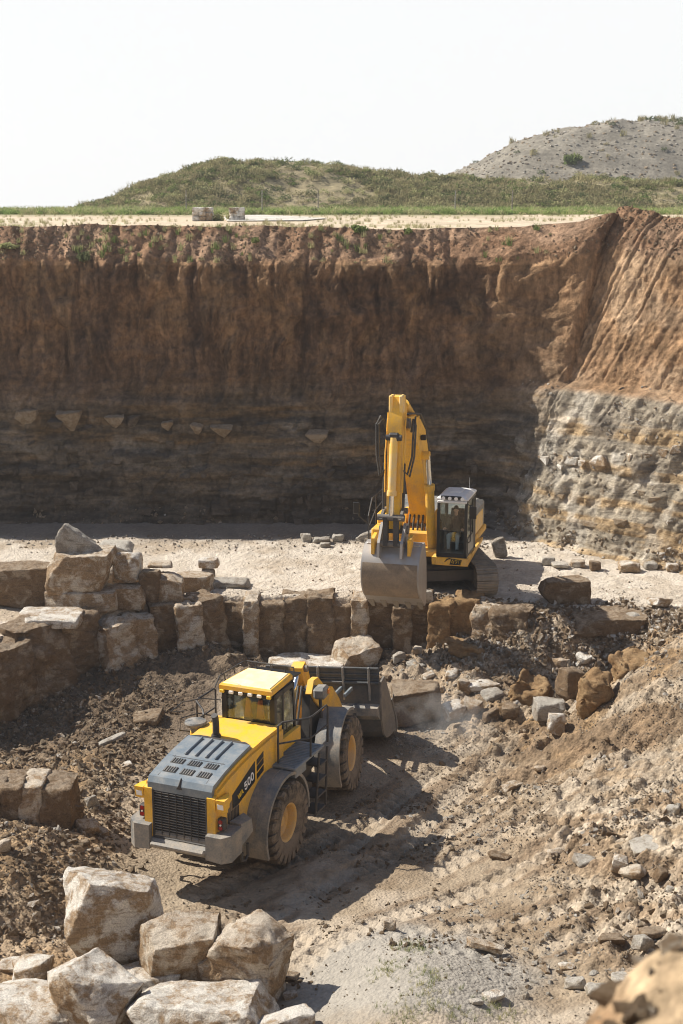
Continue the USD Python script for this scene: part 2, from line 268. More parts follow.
# ------------------------------------------------------------------ the ground
EDGE = np.array([at(px, py, 2.4)[:2] for px, py in ((-60, 668), (0, 643), (60, 628), (122, 614), (170, 609), (196, 607), (214, 606), (222, 602), (300, 602.5), (350, 602.5), (430, 604), (480, 608), (530, 613), (580, 615), (640, 610))])
EX = np.r_[-60, EDGE[:, 0], 9.2, 60]; EY = np.r_[EDGE[0, 1] - 36, EDGE[:, 1], 42.6, 30]
def edge_y(x): return np.interp(x, EX, EY)
CTRL = [  # surveyed spots of the lower level: pixel and height
    (150, 900, 0), (250, 900, 0), (350, 850, 0), (300, 950, .05), (400, 800, 0), (420, 765, .05), (450, 742, .1), (330, 725, .2), (210, 765, 0), (160, 770, .1), (60, 930, .05), (0, 935, .1), (100, 1000, 0), (200, 1010, 0),
    (130, 840, .15), (90, 860, .55), (40, 850, .9), (0, 840, 1.1), (60, 900, .35), (10, 895, .6),
    (130, 770, .3), (110, 750, .5), (60, 768, .35), (20, 768, .45), (-60, 768, .5), (0, 726, .3), (60, 726, .25), (100, 728, .2), (150, 735, .15), (200, 720, .2), (-60, 740, .4), (30, 745, .2),
    (120, 700, .6), (160, 690, .6), (200, 672, .8), (215, 650, 1.2), (250, 660, .5), (300, 665, .4), (350, 672, .4), (400, 665, .8), (400, 720, .1), (430, 700, .4), (440, 660, 1.1), (480, 690, .9), (500, 730, .35), (470, 740, .15), (520, 700, .8), (540, 660, 1.2), (560, 690, .55), (590, 690, .7), (600, 660, 1.35), (640, 640, 1.9),
    (530, 772, .35), (560, 748, .9), (600, 718, 1.7), (640, 680, 2.55), (683, 640, 3.5), (740, 620, 4.3), (500, 800, .1), (540, 800, .5), (600, 780, 1.2), (683, 720, 2.4), (760, 700, 3.3),
    (460, 850, .05), (540, 850, .45), (620, 850, 1.1), (683, 830, 1.6), (760, 820, 2.3), (480, 900, .1), (560, 900, .45), (640, 900, .95), (683, 900, 1.2), (540, 950, .35), (620, 950, .7), (700, 960, 1.2), (560, 1000, .45), (640, 1010, .9), (760, 950, 1.7),
    (330, 1000, .25), (380, 925, .25), (420, 960, .85), (400, 1000, .9), (460, 1000, .85), (470, 945, .45), (500, 1020, .6), (340, 960, .3)]
cp = np.array([np.r_[at(px, py, z)[:2], z] for px, py, z in CTRL] + [(x, y, z) for x, y, z in ((-14, 20, .5), (0, 18, .5), (10, 18, 1.5), (-20, 30, 1.0), (-20, 40, .6), (16, 30, 3.4), (18, 40, 4), (-14, 26, .4), (0, 48, .5), (-10, 48, .5), (10, 48, 2.0))])
_cx, _cy = np.arange(-24, 24.1, .4), np.arange(14, 60.1, .4)
_g = np.stack(np.meshgrid(_cx, _cy, indexing='ij'), -1)
_rbf = RBFInterpolator(cp[:, :2], cp[:, 2], kernel='thin_plate_spline', smoothing=0.02, neighbors=30)
_low = RegularGridInterpolator((_cx, _cy), np.clip(_rbf(_g.reshape(-1, 2)), -.3, 4.5).reshape(_g.shape[:2]), bounds_error=False, fill_value=None)
def ramp_width(x): return 0.45 + 1.3 * smoothstep(4.3, 5.8, x)
def bench_amount(x, y):
    d = (y - edge_y(x)) * np.where(x < -4.2, .80, .98)
    w = ramp_width(x)
    return smoothstep(-w + .55 * (w < .6), 0.55 + .1 * w, d + .35 * (w > .6) * (noise(np.stack([x * 1.1, y * 1.1, 0 * x], -1), 5) - .5) * w), d
def near_slope(x, y):
    s = 12.9 - .66 * (y - 1.5)
    s = np.minimum(s, 13.4 + 0 * y)
    return s + 1.8 * np.exp(-((x - 1.9) / 1.75) ** 2 - ((y - 5.0) / 1.5) ** 2) + .5 * (fbm(np.stack([x, y, 0 * x], -1) * 1.6, 5, 8) - .5) * smoothstep(22, 12, y)
def rough(x, y):
    """how broken the surface is: 0 on the driven floor, 1 in rubble"""
    b, d = bench_amount(x, y)
    low = np.clip(smoothstep(2.2, 5.0, x - .12 * (34 - y)) + smoothstep(-4.6, -6.4, x) + smoothstep(-3.6, -1.2, d) * (1 - b), 0, 1)
    return np.where(b > .9, .12 + .5 * smoothstep(1.2, .0, d), low) 
def lanes(x, y):
    """wheel and track prints of machines that drove across the lower floor"""
    out = np.zeros_like(x)
    for (x0, y0, x1, y1, bend, w) in LANES:
        dx, dy = x1 - x0, y1 - y0; L = math.hypot(dx, dy)
        s = ((x - x0) * dx + (y - y0) * dy) / L; t = (-(x - x0) * dy + (y - y0) * dx) / L - bend * (1 - (2 * s / L - 1) ** 2)
        m = smoothstep(w, w - .12, np.abs(t)) * smoothstep(-.5, .6, s) * smoothstep(L + .5, L - .6, s)
        m = m * (.6 + .4 * smoothstep(.38, .55, noise(np.stack([x * .7, y * .7, 0 * x], -1), 77)))
        out += m * (-.08 + .06 * np.sin(2 * np.pi * (s + .55 * np.abs(t)) / .36))
    return out
def lane_wear(x, y):
    """(how much a spot is pressed flat by wheels, how much it is a ridge of soil pushed up beside them)"""
    a, b = np.zeros_like(x), np.zeros_like(x)
    for (x0, y0, x1, y1, bend, w) in LANES:
        dx, dy = x1 - x0, y1 - y0; L = math.hypot(dx, dy); s = ((x - x0) * dx + (y - y0) * dy) / L; t = np.abs((-(x - x0) * dy + (y - y0) * dx) / L - bend * (1 - (2 * s / L - 1) ** 2))
        on = smoothstep(-.5, .6, s) * smoothstep(L + .5, L - .6, s)
        a = np.maximum(a, on * smoothstep(w, w - .15, t)); b = np.maximum(b, on * smoothstep(w + .3, w + .12, t) * smoothstep(w - .08, w + .06, t))
    return a, b
def _lane(a, b, bend=0, w=.36):
    p, q_ = at(*a), at(*b); return (p[0], p[1], q_[0], q_[1], bend, w)
LANES = [_lane((300, 965, .1), (640, 800, 1.3), .5), _lane((380, 945, .2), (683, 868, 1.4), .4), _lane((420, 965, .4), (650, 912, 1.0), .2), _lane((230, 930, 0), (450, 800, .05), -.4), _lane((180, 900, 0), (420, 775, .05), -.5), _lane((300, 890, 0), (540, 770, .4), -.2), _lane((430, 870, .1), (600, 770, 1.1), .1), _lane((345, 850, .05), (480, 740, .2), .3), _lane((375, 875, .05), (520, 735, .4), .3), _lane((60, 940, .1), (300, 915, 0), .2), _lane((120, 965, .1), (330, 935, .1), .2)]
def ground_z(x, y, detail=True):
    x, y = np.broadcast_arrays(np.asarray(x, float), np.asarray(y, float))
    p = np.stack([x, y, 0 * x], -1)
    low = _low(np.stack([np.clip(x, -23.9, 23.9), np.clip(y, 14.1, 59.9)], -1))
    b, d = bench_amount(x, y)
    bank = 14.0 * np.clip(smoothstep(-29, -39, x) + smoothstep(24, 36, x - .3 * (y - 35)), 0, 1)
    bench = 2.4 + .10 * (fbm(p * .35, 3, 3) - .5) + .12 * smoothstep(48, 54, y)
    z = low * (1 - b) + bench * b
    z = np.maximum(np.maximum(z, near_slope(x, y)), bank * np.ones_like(z))
    if detail:
        r = rough(x, y) * (1 - .42 * smoothstep(-4, -5.2, x))
        z = z + r * (.50 * (fbm(p * .9, 4, 11) - .5) + .30 * (fbm(p * 2.9, 3, 12) - .5)) + (.05 + .14 * r) * (fbm(p * 6.5, 3, 13) - .5)
        z = z + r * .11 * smoothstep(.55, .78, noise(p * 4.2, 21)) + (1 - b) * lanes(x, y) * (1 - .3 * r)
    return z
def hit(px, py, z0=0.0):
    """where a line of sight meets the ground"""
    d = ray(px, py); o = np.array([0, 0, EYE]); ts = np.arange(20, 75, .1)
    P = o + d * ts[:, None]; g = ground_z(P[:, 0], P[:, 1], False)
    k = np.argmax(P[:, 2] <= g)
    return np.array([P[k, 0], P[k, 1], g[k]])

def ground_tint(x, y, z):
    p = np.stack([x, y, 0 * x], -1)
    b, d = bench_amount(x, y)
    n1, n2, n3 = fbm(p * .28, 4, 31), fbm(p * 1.4, 4, 32), fbm(p * .7 + 9, 4, 33)
    C = lambda *c: np.array(c)
    floor = C(.305, .242, .172); damp = C(.20, .145, .092); pale = C(.47, .40, .315); brown = C(.25, .165, .095); ochre = C(.36, .235, .115); grey = C(.315, .292, .255)
    mix = lambda a, c, t: a * (1 - t[..., None]) + c * t[..., None]
    col = np.broadcast_to(floor, p.shape).copy()
    col = mix(col, pale, smoothstep(.48, .62, n1) * .55)
    col = mix(col, damp, smoothstep(.5, .68, n3) * .7)
    r = rough(x, y)
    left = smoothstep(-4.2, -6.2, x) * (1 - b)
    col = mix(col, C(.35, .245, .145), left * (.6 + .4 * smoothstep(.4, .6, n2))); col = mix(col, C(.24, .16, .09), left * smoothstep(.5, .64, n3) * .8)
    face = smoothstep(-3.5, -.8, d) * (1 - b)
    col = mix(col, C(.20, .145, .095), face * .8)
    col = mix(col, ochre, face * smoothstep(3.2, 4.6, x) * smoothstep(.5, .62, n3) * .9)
    right = smoothstep(2.8, 5.5, x - .12 * (34 - y)) * (1 - b)
    col = mix(col, C(.33, .245, .16), right * .85); col = mix(col, C(.37, .235, .115), right * smoothstep(.42, .6, n2) * .75 * smoothstep(31, 37, y)); col = mix(col, pale, right * smoothstep(.54, .68, n1) * .45)
    al, ac_ = (x * .80 - y * .60), (x * .60 + y * .80)             # washed streaks down the slope
    st = fbm(np.stack([al * .35, ac_ * 2.6, 0 * x], -1), 4, 37)
    col = mix(col, C(.215, .15, .095), right * smoothstep(.5, .64, st) * .8); col = mix(col, C(.50, .44, .355), right * smoothstep(.52, .40, st) * .45)
    wa, wb = lane_wear(x, y); wv = smoothstep(.36, .56, n2) * (1 - b)
    col = mix(col, C(.44, .375, .295), wa * wv * .45); col = mix(col, C(.19, .135, .088), wb * wv * .8)
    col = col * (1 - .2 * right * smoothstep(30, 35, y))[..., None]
    m = np.exp(-((x - 1.3) / 2.6) ** 2 - ((y - 24.9) / 2.3) ** 2)
    col = mix(col, grey, smoothstep(.25, .6, m + .3 * (n2 - .5)) * .9)
    dust = C(.52, .46, .385)
    bb = b * (.35 + .65 * smoothstep(.0, 1.2, d))
    col = mix(col, dust, bb * (1 - .35 * smoothstep(.46, .62, n2)))
    col = mix(col, C(.34, .27, .195), b * smoothstep(.55, .68, n1 * .6 + n3 * .4) * .8)
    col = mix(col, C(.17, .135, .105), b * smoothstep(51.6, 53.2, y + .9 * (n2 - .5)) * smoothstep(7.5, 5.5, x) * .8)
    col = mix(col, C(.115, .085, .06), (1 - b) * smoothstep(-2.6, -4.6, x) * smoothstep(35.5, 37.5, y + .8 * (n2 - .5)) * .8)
    near = smoothstep(20, 14, y)
    col = mix(col, C(.36, .265, .165), near); col = mix(col, C(.23, .14, .075), near * smoothstep(.5, .62, fbm(p * 1.3, 3, 35)))
    return np.clip(col, .02, .9)

def grid_mesh(xs, ys, f):
    X, Y = np.meshgrid(xs, ys, indexing='ij'); Z = f(X, Y)
    v = np.stack([X, Y, Z], -1).reshape(-1, 3); n = len(ys)
    i, j = np.meshgrid(np.arange(len(xs) - 1), np.arange(n - 1), indexing='ij'); a = (i * n + j).ravel()
    f_ = np.vstack([np.c_[a, a + n, a + n + 1], np.c_[a, a + n + 1, a + 1]])
    return trimesh.Trimesh(v, f_, process=False)
gx = np.r_[np.arange(-172, -40, 8), np.arange(-40, -13, .4), np.arange(-13, 13, .065), np.arange(13, 40.1, .4), np.arange(42, 175, 8)]
gy = np.r_[np.arange(-172, -12, 8), np.arange(-12, 2.5, .5), np.arange(2.5, 8, .1), np.arange(8, 22, .3), np.arange(22, 47, .06), np.arange(47, 61, .12)]
gm = grid_mesh(gx, gy, ground_z)
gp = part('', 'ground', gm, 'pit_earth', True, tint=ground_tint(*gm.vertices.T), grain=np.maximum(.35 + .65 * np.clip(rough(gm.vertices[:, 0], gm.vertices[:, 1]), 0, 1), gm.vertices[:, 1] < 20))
tag(stage.GetPrimAtPath(gp), kind='structure')

# ------------------------------------------------------------------ the cut walls of the pit
WB = np.array([(-40, 54.6), (-8, 54.7), (5.0, 54.5), (5.95, 53.9), (6.65, 52.6), (8.7, 50.6), (11.85, 47.8), (16, 43.6), (24, 35)])
def wall_frame(n_u):
    s = np.r_[0, np.cumsum(np.linalg.norm(np.diff(WB, axis=0), axis=1))]
    u = np.linspace(0, s[-1], 4000); P = np.c_[np.interp(u, s, WB[:, 0]), np.interp(u, s, WB[:, 1])]
    k = np.hanning(101); k /= k.sum()
    pad = np.r_[np.repeat(P[:1], 50, 0), P, np.repeat(P[-1:], 50, 0)]
    P = np.c_[np.convolve(pad[:, 0], k, 'valid'), np.convolve(pad[:, 1], k, 'valid')]
    s2 = np.r_[0, np.cumsum(np.linalg.norm(np.diff(P, axis=0), axis=1))]
    w = np.where((P[:, 0] > -17), 1.0, .35); w = np.where(s2 > s2[np.argmax(P[:, 0] > 14)], .35, w)
    cum = np.r_[0, np.cumsum(np.diff(s2) * w[1:])]
    uu = np.interp(np.linspace(0, cum[-1], n_u), cum, s2)
    Q = np.c_[np.interp(uu, s2, P[:, 0]), np.interp(uu, s2, P[:, 1])]
    T = np.gradient(Q, axis=0); T /= np.linalg.norm(T, axis=1, keepdims=True)
    return uu, Q, np.c_[T[:, 1], -T[:, 0]]          # the normal into the pit
WZ0 = 1.98
def wall_profile(v, right):
    back = np.interp(v, (0, .5, 1.2, 4, 8, 10.6, 10.9, 12.05), (-.4, .35, .75, 1.1, 1.45, 1.6, 1.75, 2.9))
    rt = np.interp(v, (0, .6, 3, 5.6, 6.0, 6.3, 10.4, 11.2, 12.2), (-.8, .3, 1.0, 1.75, 1.95, 2.65, 4.0, 4.4, 5.3))
    return back * (1 - right) + rt * right
def make_wall(n_u, n_v):
    uu, Q, N = wall_frame(n_u)
    V = np.linspace(0, 12.05, n_v)
    U, Vg = np.meshgrid(uu, V, indexing='ij')
    right = smoothstep(5.2, 7.0, Q[:, 0])[:, None] * np.ones_like(U)
    top = .35 * (fbm(np.stack([U * .25, 0 * U, 0 * U], -1), 3, 41) - .5) + right * .35 + right * .7 * (fbm(np.stack([U * .9, 0 * U, 0 * U], -1), 3, 42) - .2)
    Z = WZ0 + Vg + top * smoothstep(9, 12, Vg)
    ledge = .35 * (fbm(np.stack([U * .5, 0 * U, 0 * U + 3], -1), 3, 43) - .5)
    inset = wall_profile(np.clip(Vg + right * ledge, 0, 12.2), right)
    P3 = np.stack([U, Vg, 0 * U], -1)
    up = smoothstep(4.6, 5.8, Vg)
    lip = smoothstep(10.6, 11.0, Vg)
    warp = .9 * (fbm(P3 * [.7, .7, 1], 3, 51) - .5)
    gro = fbm(np.stack([U * 1.15 + 1.6 * warp, Vg * .34, 0 * U], -1), 4, 52) - .5
    gro2 = np.abs(noise(np.stack([U * 3.1 + warp * 3, Vg * .7, 0 * U + 5], -1), 53) - .5)
    dg = U * .92 - Vg * .42
    teeth = np.abs(noise(np.stack([dg * 4.6 + .8 * warp, Vg * .07, 0 * U + 9], -1), 54) - .5) * .42 + .12 * (noise(np.stack([dg * 1.5, Vg * .25, 0 * U + 2], -1), 55) - .5)
    strata = fbm(np.stack([U * .22, Vg * 3.2, 0 * U], -1), 2, 56) - .5
    blocky = fbm(np.stack([np.round(U * 1.7 + 2 * noise(P3 * .7, 57)) * 1.3, np.round(Vg * 2.2 + .8 * noise(P3 * .6, 58)) * 1.7, 0 * U], -1), 1, 59) - .5
    grain = fbm(P3 * 2.6, 4, 60) - .5
    lump = fbm(P3 * .8, 3, 61) - .5
    d_back = up * (1.15 * gro + .55 * gro2 + .55 * lump + .18 * strata) * (1 - .7 * lip) + (1 - up) * (.40 * strata + .30 * blocky + .30 * lump) + lip * (.6 * lump + .22 * (noise(np.stack([U * 4, Vg * .8, 0 * U], -1), 63) - .5))
    d_right = up * (.75 * teeth * (.5 + 1.0 * noise(P3 * [.6, .5, 1], 66)) + .3 * lump) + (1 - up) * (.16 * strata + .06 * blocky + .24 * lump + .06 * gro2 + .22 * (noise(np.stack([dg * 2.4, Vg * .8, 0 * U], -1), 62) - .5))
    d = d_back * (1 - right) + d_right * right + (.16 - .09 * right * up) * grain + .10 * (fbm(P3 * 7, 2, 64) - .5)
    off = d - inset
    v = np.stack([Q[:, 0][:, None] + N[:, 0][:, None] * off, Q[:, 1][:, None] + N[:, 1][:, None] * off, Z + .1 * grain], -1)
    # colours of the beds
    mix = lambda a, c, t: a * (1 - t[..., None]) + np.array(c) * t[..., None]
    n1, n2 = fbm(np.stack([U * .5, Vg * .9, 0 * U], -1), 4, 71), fbm(np.stack([U * .12, Vg * 2.6, 0 * U], -1), 3, 72)
    n3 = fbm(np.stack([U * 2.2 + warp, Vg * .55, 0 * U], -1), 3, 73)
    col = np.broadcast_to(np.array([.235, .138, .075]), U.shape + (3,)).copy()
    n4 = fbm(np.stack([U * .7 + warp, Vg * .3, 0 * U + 4], -1), 3, 75)
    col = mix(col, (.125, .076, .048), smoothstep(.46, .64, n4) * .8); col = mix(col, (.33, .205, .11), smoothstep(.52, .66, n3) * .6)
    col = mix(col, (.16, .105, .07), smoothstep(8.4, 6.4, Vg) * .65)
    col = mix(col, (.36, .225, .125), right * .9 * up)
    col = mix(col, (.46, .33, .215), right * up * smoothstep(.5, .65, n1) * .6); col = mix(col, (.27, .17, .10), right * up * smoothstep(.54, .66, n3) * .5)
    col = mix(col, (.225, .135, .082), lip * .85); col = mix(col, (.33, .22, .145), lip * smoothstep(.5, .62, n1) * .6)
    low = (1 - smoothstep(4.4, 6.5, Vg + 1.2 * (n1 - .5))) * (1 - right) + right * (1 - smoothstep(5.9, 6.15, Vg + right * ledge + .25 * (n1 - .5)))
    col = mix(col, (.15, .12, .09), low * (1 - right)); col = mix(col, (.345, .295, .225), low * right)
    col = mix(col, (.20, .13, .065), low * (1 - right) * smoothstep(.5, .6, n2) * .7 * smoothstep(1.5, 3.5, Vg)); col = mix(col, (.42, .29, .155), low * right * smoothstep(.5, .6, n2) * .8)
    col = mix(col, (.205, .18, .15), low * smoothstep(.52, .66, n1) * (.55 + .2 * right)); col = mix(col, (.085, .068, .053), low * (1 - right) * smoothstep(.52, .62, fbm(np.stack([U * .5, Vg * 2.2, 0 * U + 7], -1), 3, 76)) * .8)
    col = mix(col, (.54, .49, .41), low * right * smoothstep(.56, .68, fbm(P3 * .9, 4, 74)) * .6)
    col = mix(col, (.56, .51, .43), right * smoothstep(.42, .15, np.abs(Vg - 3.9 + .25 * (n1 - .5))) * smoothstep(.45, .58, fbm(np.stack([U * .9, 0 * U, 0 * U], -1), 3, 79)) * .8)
    n = len(V); i, j = np.meshgrid(np.arange(len(uu) - 1), np.arange(n - 1), indexing='ij'); a = (i * n + j).ravel()
    f = np.vstack([np.c_[a, a + n, a + n + 1], np.c_[a, a + n + 1, a + 1]])
    return trimesh.Trimesh(v.reshape(-1, 3), f, process=False), np.clip(col.reshape(-1, 3), .02, .9), v, N
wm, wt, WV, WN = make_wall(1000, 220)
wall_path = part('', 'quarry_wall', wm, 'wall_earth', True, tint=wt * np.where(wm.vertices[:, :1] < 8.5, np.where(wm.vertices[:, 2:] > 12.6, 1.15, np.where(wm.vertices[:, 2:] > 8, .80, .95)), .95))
tag(stage.GetPrimAtPath(wall_path), kind='structure')
from scipy.spatial import cKDTree
_wk = (WV[..., :] - [0, 0, EYE]); _wd = _wk[..., 1] * CT - _wk[..., 2] * ST; _wu = _wk[..., 1] * ST + _wk[..., 2] * CT
_wpix = np.stack([341.5 + FOC * _wk[..., 0] / _wd, 512 - FOC * _wu / _wd], -1)
_wtree = cKDTree(_wpix.reshape(-1, 2))
def wall_spot(px, py):
    k = _wtree.query((px, py))[1]; i = k // WV.shape[1]
    return WV.reshape(-1, 3)[k], np.r_[WN[i], 0]

# ------------------------------------------------------------------ plateau, mounds behind the pit
def field_z(y): return 13.97 + .20 * smoothstep(58, 105, y)
def at_field(px, py):
    p = at(px, py, 14.0)
    for _ in range(8): p = at(px, py, float(field_z(p[1])))
    return p
rim = WV[:, -1, :]
ridx = np.linspace(0, len(rim) - 1, 260).astype(int)
def field_mesh():
    rows = []
    for t in np.r_[0, .004, .01, .02, .04, .07, .11, .17, .25, .36, .5, .7, 1.0]:
        r = rim[ridx].copy()
        far = np.c_[np.linspace(-95, 70, len(ridx)), np.full(len(ridx), 165.0), np.full(len(ridx), 14.05)]
        z = field_z(r[:, 1] * (1 - t) + 165.0 * t) + .04 * (fbm(np.c_[r[:, :2] * .3, np.full(len(r), t * 30)], 2, 81) - .5)
        p = r * (1 - t) + far * t
        p[:, 2] = r[:, 2] * max(0, 1 - t * 60) + z * min(1, t * 60)
        rows.append(p)
    v = np.array(rows); n = v.shape[1]
    i, j = np.meshgrid(np.arange(len(rows) - 1), np.arange(n - 1), indexing='ij'); a = (i * n + j).ravel()
    f = np.vstack([np.c_[a, a + 1, a + n + 1], np.c_[a, a + n + 1, a + n]])
    m = trimesh.Trimesh(v.reshape(-1, 3), f, process=False)
    return m
fm = field_mesh(); fv = fm.vertices
fn = fbm(np.c_[fv[:, 0] * .25, fv[:, 1] * .1, 0 * fv[:, 0]], 3, 82)[:, None]
ft = np.array([.47, .375, .26]) * (1 - fn) + np.array([.56, .47, .35]) * fn
ft = np.where((fv[:, 1] > 95)[:, None], np.array([.20, .19, .09]), ft); 
tag(stage.GetPrimAtPath(part('', 'field', fm, 'field_earth', True, tint=ft)), kind='structure')
# the land beyond: falls away from the plateau and goes on to the horizon
a_ = np.linspace(0, 2 * np.pi, 97); rr_ = (165, 220, 300, 500, 1000, 2500, 5500)
lv, lf = [], []
for k, r in enumerate(rr_):
    for a in a_: lv.append((r * math.sin(a), 0 + r * math.cos(a), (13.8, 9, 3, -8, -14, -18, -20)[k] + 2.0 * (noise(np.array([r * .01, a * 4, 0]), 4) - .5) * (k > 1)))
n_ = len(a_)
for k in range(len(rr_) - 1):
    for j in range(n_ - 1): b_ = k * n_ + j; lf += [(b_, b_ + 1, b_ + n_ + 1), (b_, b_ + n_ + 1, b_ + n_)]
lm = flip_out(trimesh.Trimesh(lv, lf, process=False))
if lm.face_normals[0, 2] < 0: lm.invert()
tag(stage.GetPrimAtPath(part('', 'far_land', lm, 'field_earth', True, tint=np.full((len(lm.vertices), 3), (.19, .2, .11)))), kind='structure')

def crest(px, py, Y): return atY(px, py, Y)
MC = np.array([crest(px, py, 118) for px, py in ((84, 209), (103, 203), (120, 196), (140, 189), (165, 180), (195, 167), (220, 161), (245, 162), (275, 165), (300, 166), (330, 168), (370, 173), (420, 177), (480, 181), (560, 183), (640, 183), (720, 182), (800, 185))])
def mound_z(x, y):
    h = np.interp(x, MC[:, 0], MC[:, 2], left=14.0, right=16.0) - 14.0
    p = np.stack([x, y, 0 * x], -1)
    t = np.clip(1 - np.abs(y - 118) / 13, 0, 1)
    return 13.95 + h * smoothstep(0, 1, t) * (.85 + .3 * fbm(p * .25, 3, 91)) * 1.0 + .7 * (fbm(p * .5, 3, 92) - .5) * t
mm = grid_mesh(np.arange(-34, 48, .5), np.arange(105, 131.1, .5), mound_z)
mt = np.array([.24, .20, .12]) + .12 * (fbm(mm.vertices * [.3, .3, 0], 4, 93)[:, None] - .4) * np.array([1.0, .9, .5])
tag(stage.GetPrimAtPath(part('', 'overgrown_bank', mm, 'field_earth', True, tint=np.clip(mt, .03, 1))), kind='structure')
HC = np.array([crest(px, py, 178) for px, py in ((430, 181), (462, 171), (485, 158), (510, 146), (540, 136), (570, 130), (600, 126), (640, 124), (683, 121), (740, 119), (830, 124), (900, 150), (960, 178))])
def heap_z(x, y):
    h = np.interp(x, HC[:, 0], HC[:, 2], left=13, right=13) - 13.0
    p = np.stack([x, y, 0 * x], -1); t = np.clip(1 - np.abs(y - 178) / 26, 0, 1)
    return 13 + h * smoothstep(0, .95, t) * (.95 + .1 * fbm(p * .2, 3, 95)) + .8 * (fbm(p * .6, 3, 96) - .5) * t
hm = grid_mesh(np.arange(10, 88, .6), np.arange(151, 205, .6), heap_z)
hn = fbm(hm.vertices * [.35, .35, .35], 4, 97)[:, None]
tag(stage.GetPrimAtPath(part('', 'spoil_heap', hm, 'field_earth', True, tint=np.clip(np.array([.205, .185, .15]) * (.6 + .8 * hn), 0, 1))), kind='structure')
tp = [(np.r_[at_field(px, py)[:2]]) for px, py in ((232, 221.8), (300, 221.2), (322, 219.2), (300, 217.6), (262, 216), (240, 216.2), (228, 218.4))]
tr_ = trimesh.creation.extrude_polygon(shapely.Polygon(tp).buffer(.25), .03, engine='earcut'); tr_ = tr_.subdivide_to_size(1.5); _tv = tr_.vertices.copy(); _tv[:, 2] += field_z(_tv[:, 1]) + .035; tr_ = trimesh.Trimesh(_tv, tr_.faces, process=False)
tag(stage.GetPrimAtPath(part('', 'farm_track', tr_, 'field_earth', False, tint=np.full((len(tr_.vertices), 3), (.52, .49, .43)))), kind='structure')

# ------------------------------------------------------------------ rocks
def rock_mesh(dim, seed, res=.09, cuts=7, block=.75, wob=.10, strat=0.0, shape=None):
    """a quarried stone of size dim, its base at z = 0: a hull knocked off at the corners, then weathered"""
    rg = np.random.default_rng(seed); d = np.asarray(dim, float) / 2
    c = np.array([(x, y, z) for x in (-1, 1) for y in (-1, 1) for z in (-1, 1)], float)
    pts = c * (block + (1.06 - block) * rg.random((8, 3))) 
    pts = np.vstack([pts, np.clip(rg.normal(size=(12, 3)), -1.25, 1.25) * .8])
    pts = np.clip(pts, -1.04, 1.04) if shape is None else np.array(shape, float)
    m = manifold3d.Manifold.hull_points(pts * d)
    for _ in range(cuts + 3):
        n = rg.normal(size=3); n /= np.linalg.norm(n)
        ext = (np.abs(n) * d).sum()
        m = m.trim_by_plane(tuple(-n), float(-ext * (.66 + .24 * rg.random())))
    m = m.refine_to_length(max(res, max(dim) / 70))
    t = trimesh.Trimesh(*(lambda q: (q.vert_properties[:, :3], q.tri_verts))(m.to_mesh()), process=True)
    trimesh.smoothing.filter_laplacian(t, lamb=.4, iterations=1)
    v = np.array(t.vertices); n = np.array(t.vertex_normals); s = min(dim)
    o = rg.random(3) * 50
    k = 1.0 / s
    e = (fbm(v * 1.7 * k + o, 4, 1) - .5) * wob * 2.8 * s + (np.abs(fbm(v * 4.5 * k + o, 3, 2) - .5)) * -wob * .8 * s + (fbm(v * 11 * k + o, 2, 3) - .5) * wob * .45 * s
    if strat: e = e + strat * s * (np.round(v[:, 2] / (.17 * s) + 1.2 * noise(v * k + o, 4)) % 2 - .5) * .5 * (np.abs(n[:, 2]) < .6)
    v = v + n * e[:, None]
    v[:, 2] -= v[:, 2].min()
    return trimesh.Trimesh(v, t.faces, process=False)
rock_i = [0]
def rock(px, py, w, h, label, mt_='rock_ochre', ratio=.8, z=None, Y=None, group=None, yaw=None, tilt=(0, 0), block=.75, cuts=6, wob=.10, strat=0, sink=.06, name='boulder', cat='rock', res=.075):
    """a stone whose visible outline is w by h pixels, centred at px, its lower edge at py"""
    rock_i[0] += 1; seed = 1000 + rock_i[0]
    loose = z is None and block < .82 and yaw is None
    if z is None: p = hit(px, py)
    elif Y is not None: p = atY(px, py, Y); p[2] = z
    else: p = at(px, py, z)
    s = scale_at(p); dep = math.atan2(EYE - p[2], p[1])
    W = w / s; D = ratio * W
    H = (h / s - D * math.sin(dep)) / math.cos(dep)
    if H < .35 * h / s: H = .5 * h / s; D = (h / s - H * math.cos(dep)) / math.sin(dep)
    H *= 1 + sink
    rg = np.random.default_rng(seed)
    if loose:
        yaw = rg.uniform(-35, 35)
        if tilt == (0, 0): tilt = (rg.uniform(-16, 16), rg.uniform(-14, 14))
        block = min(block, .5)
    m = rock_mesh((W * 1.04, D * 1.04, H * 1.04), seed, res, cuts, block, wob, strat)
    if tilt != (0, 0):
        m = rot(rot(m, tilt[0], (0, 1, 0), (0, 0, H / 2)), tilt[1], (1, 0, 0), (0, 0, H / 2))
    y0 = p[1] + D / 2
    zz = p[2] - sink * H
    path = path_for('/World', name)
    ms = usdkit.mesh(stage, path, m, M[mt_], 50)
    ms.AddTranslateOp().Set(Gf.Vec3d(float(p[0]), float(y0), float(zz)))
    if yaw is not None: ms.AddRotateZOp().Set(float(yaw))
    tag(ms, label, cat, group)
    return p[0], y0, zz + H, D

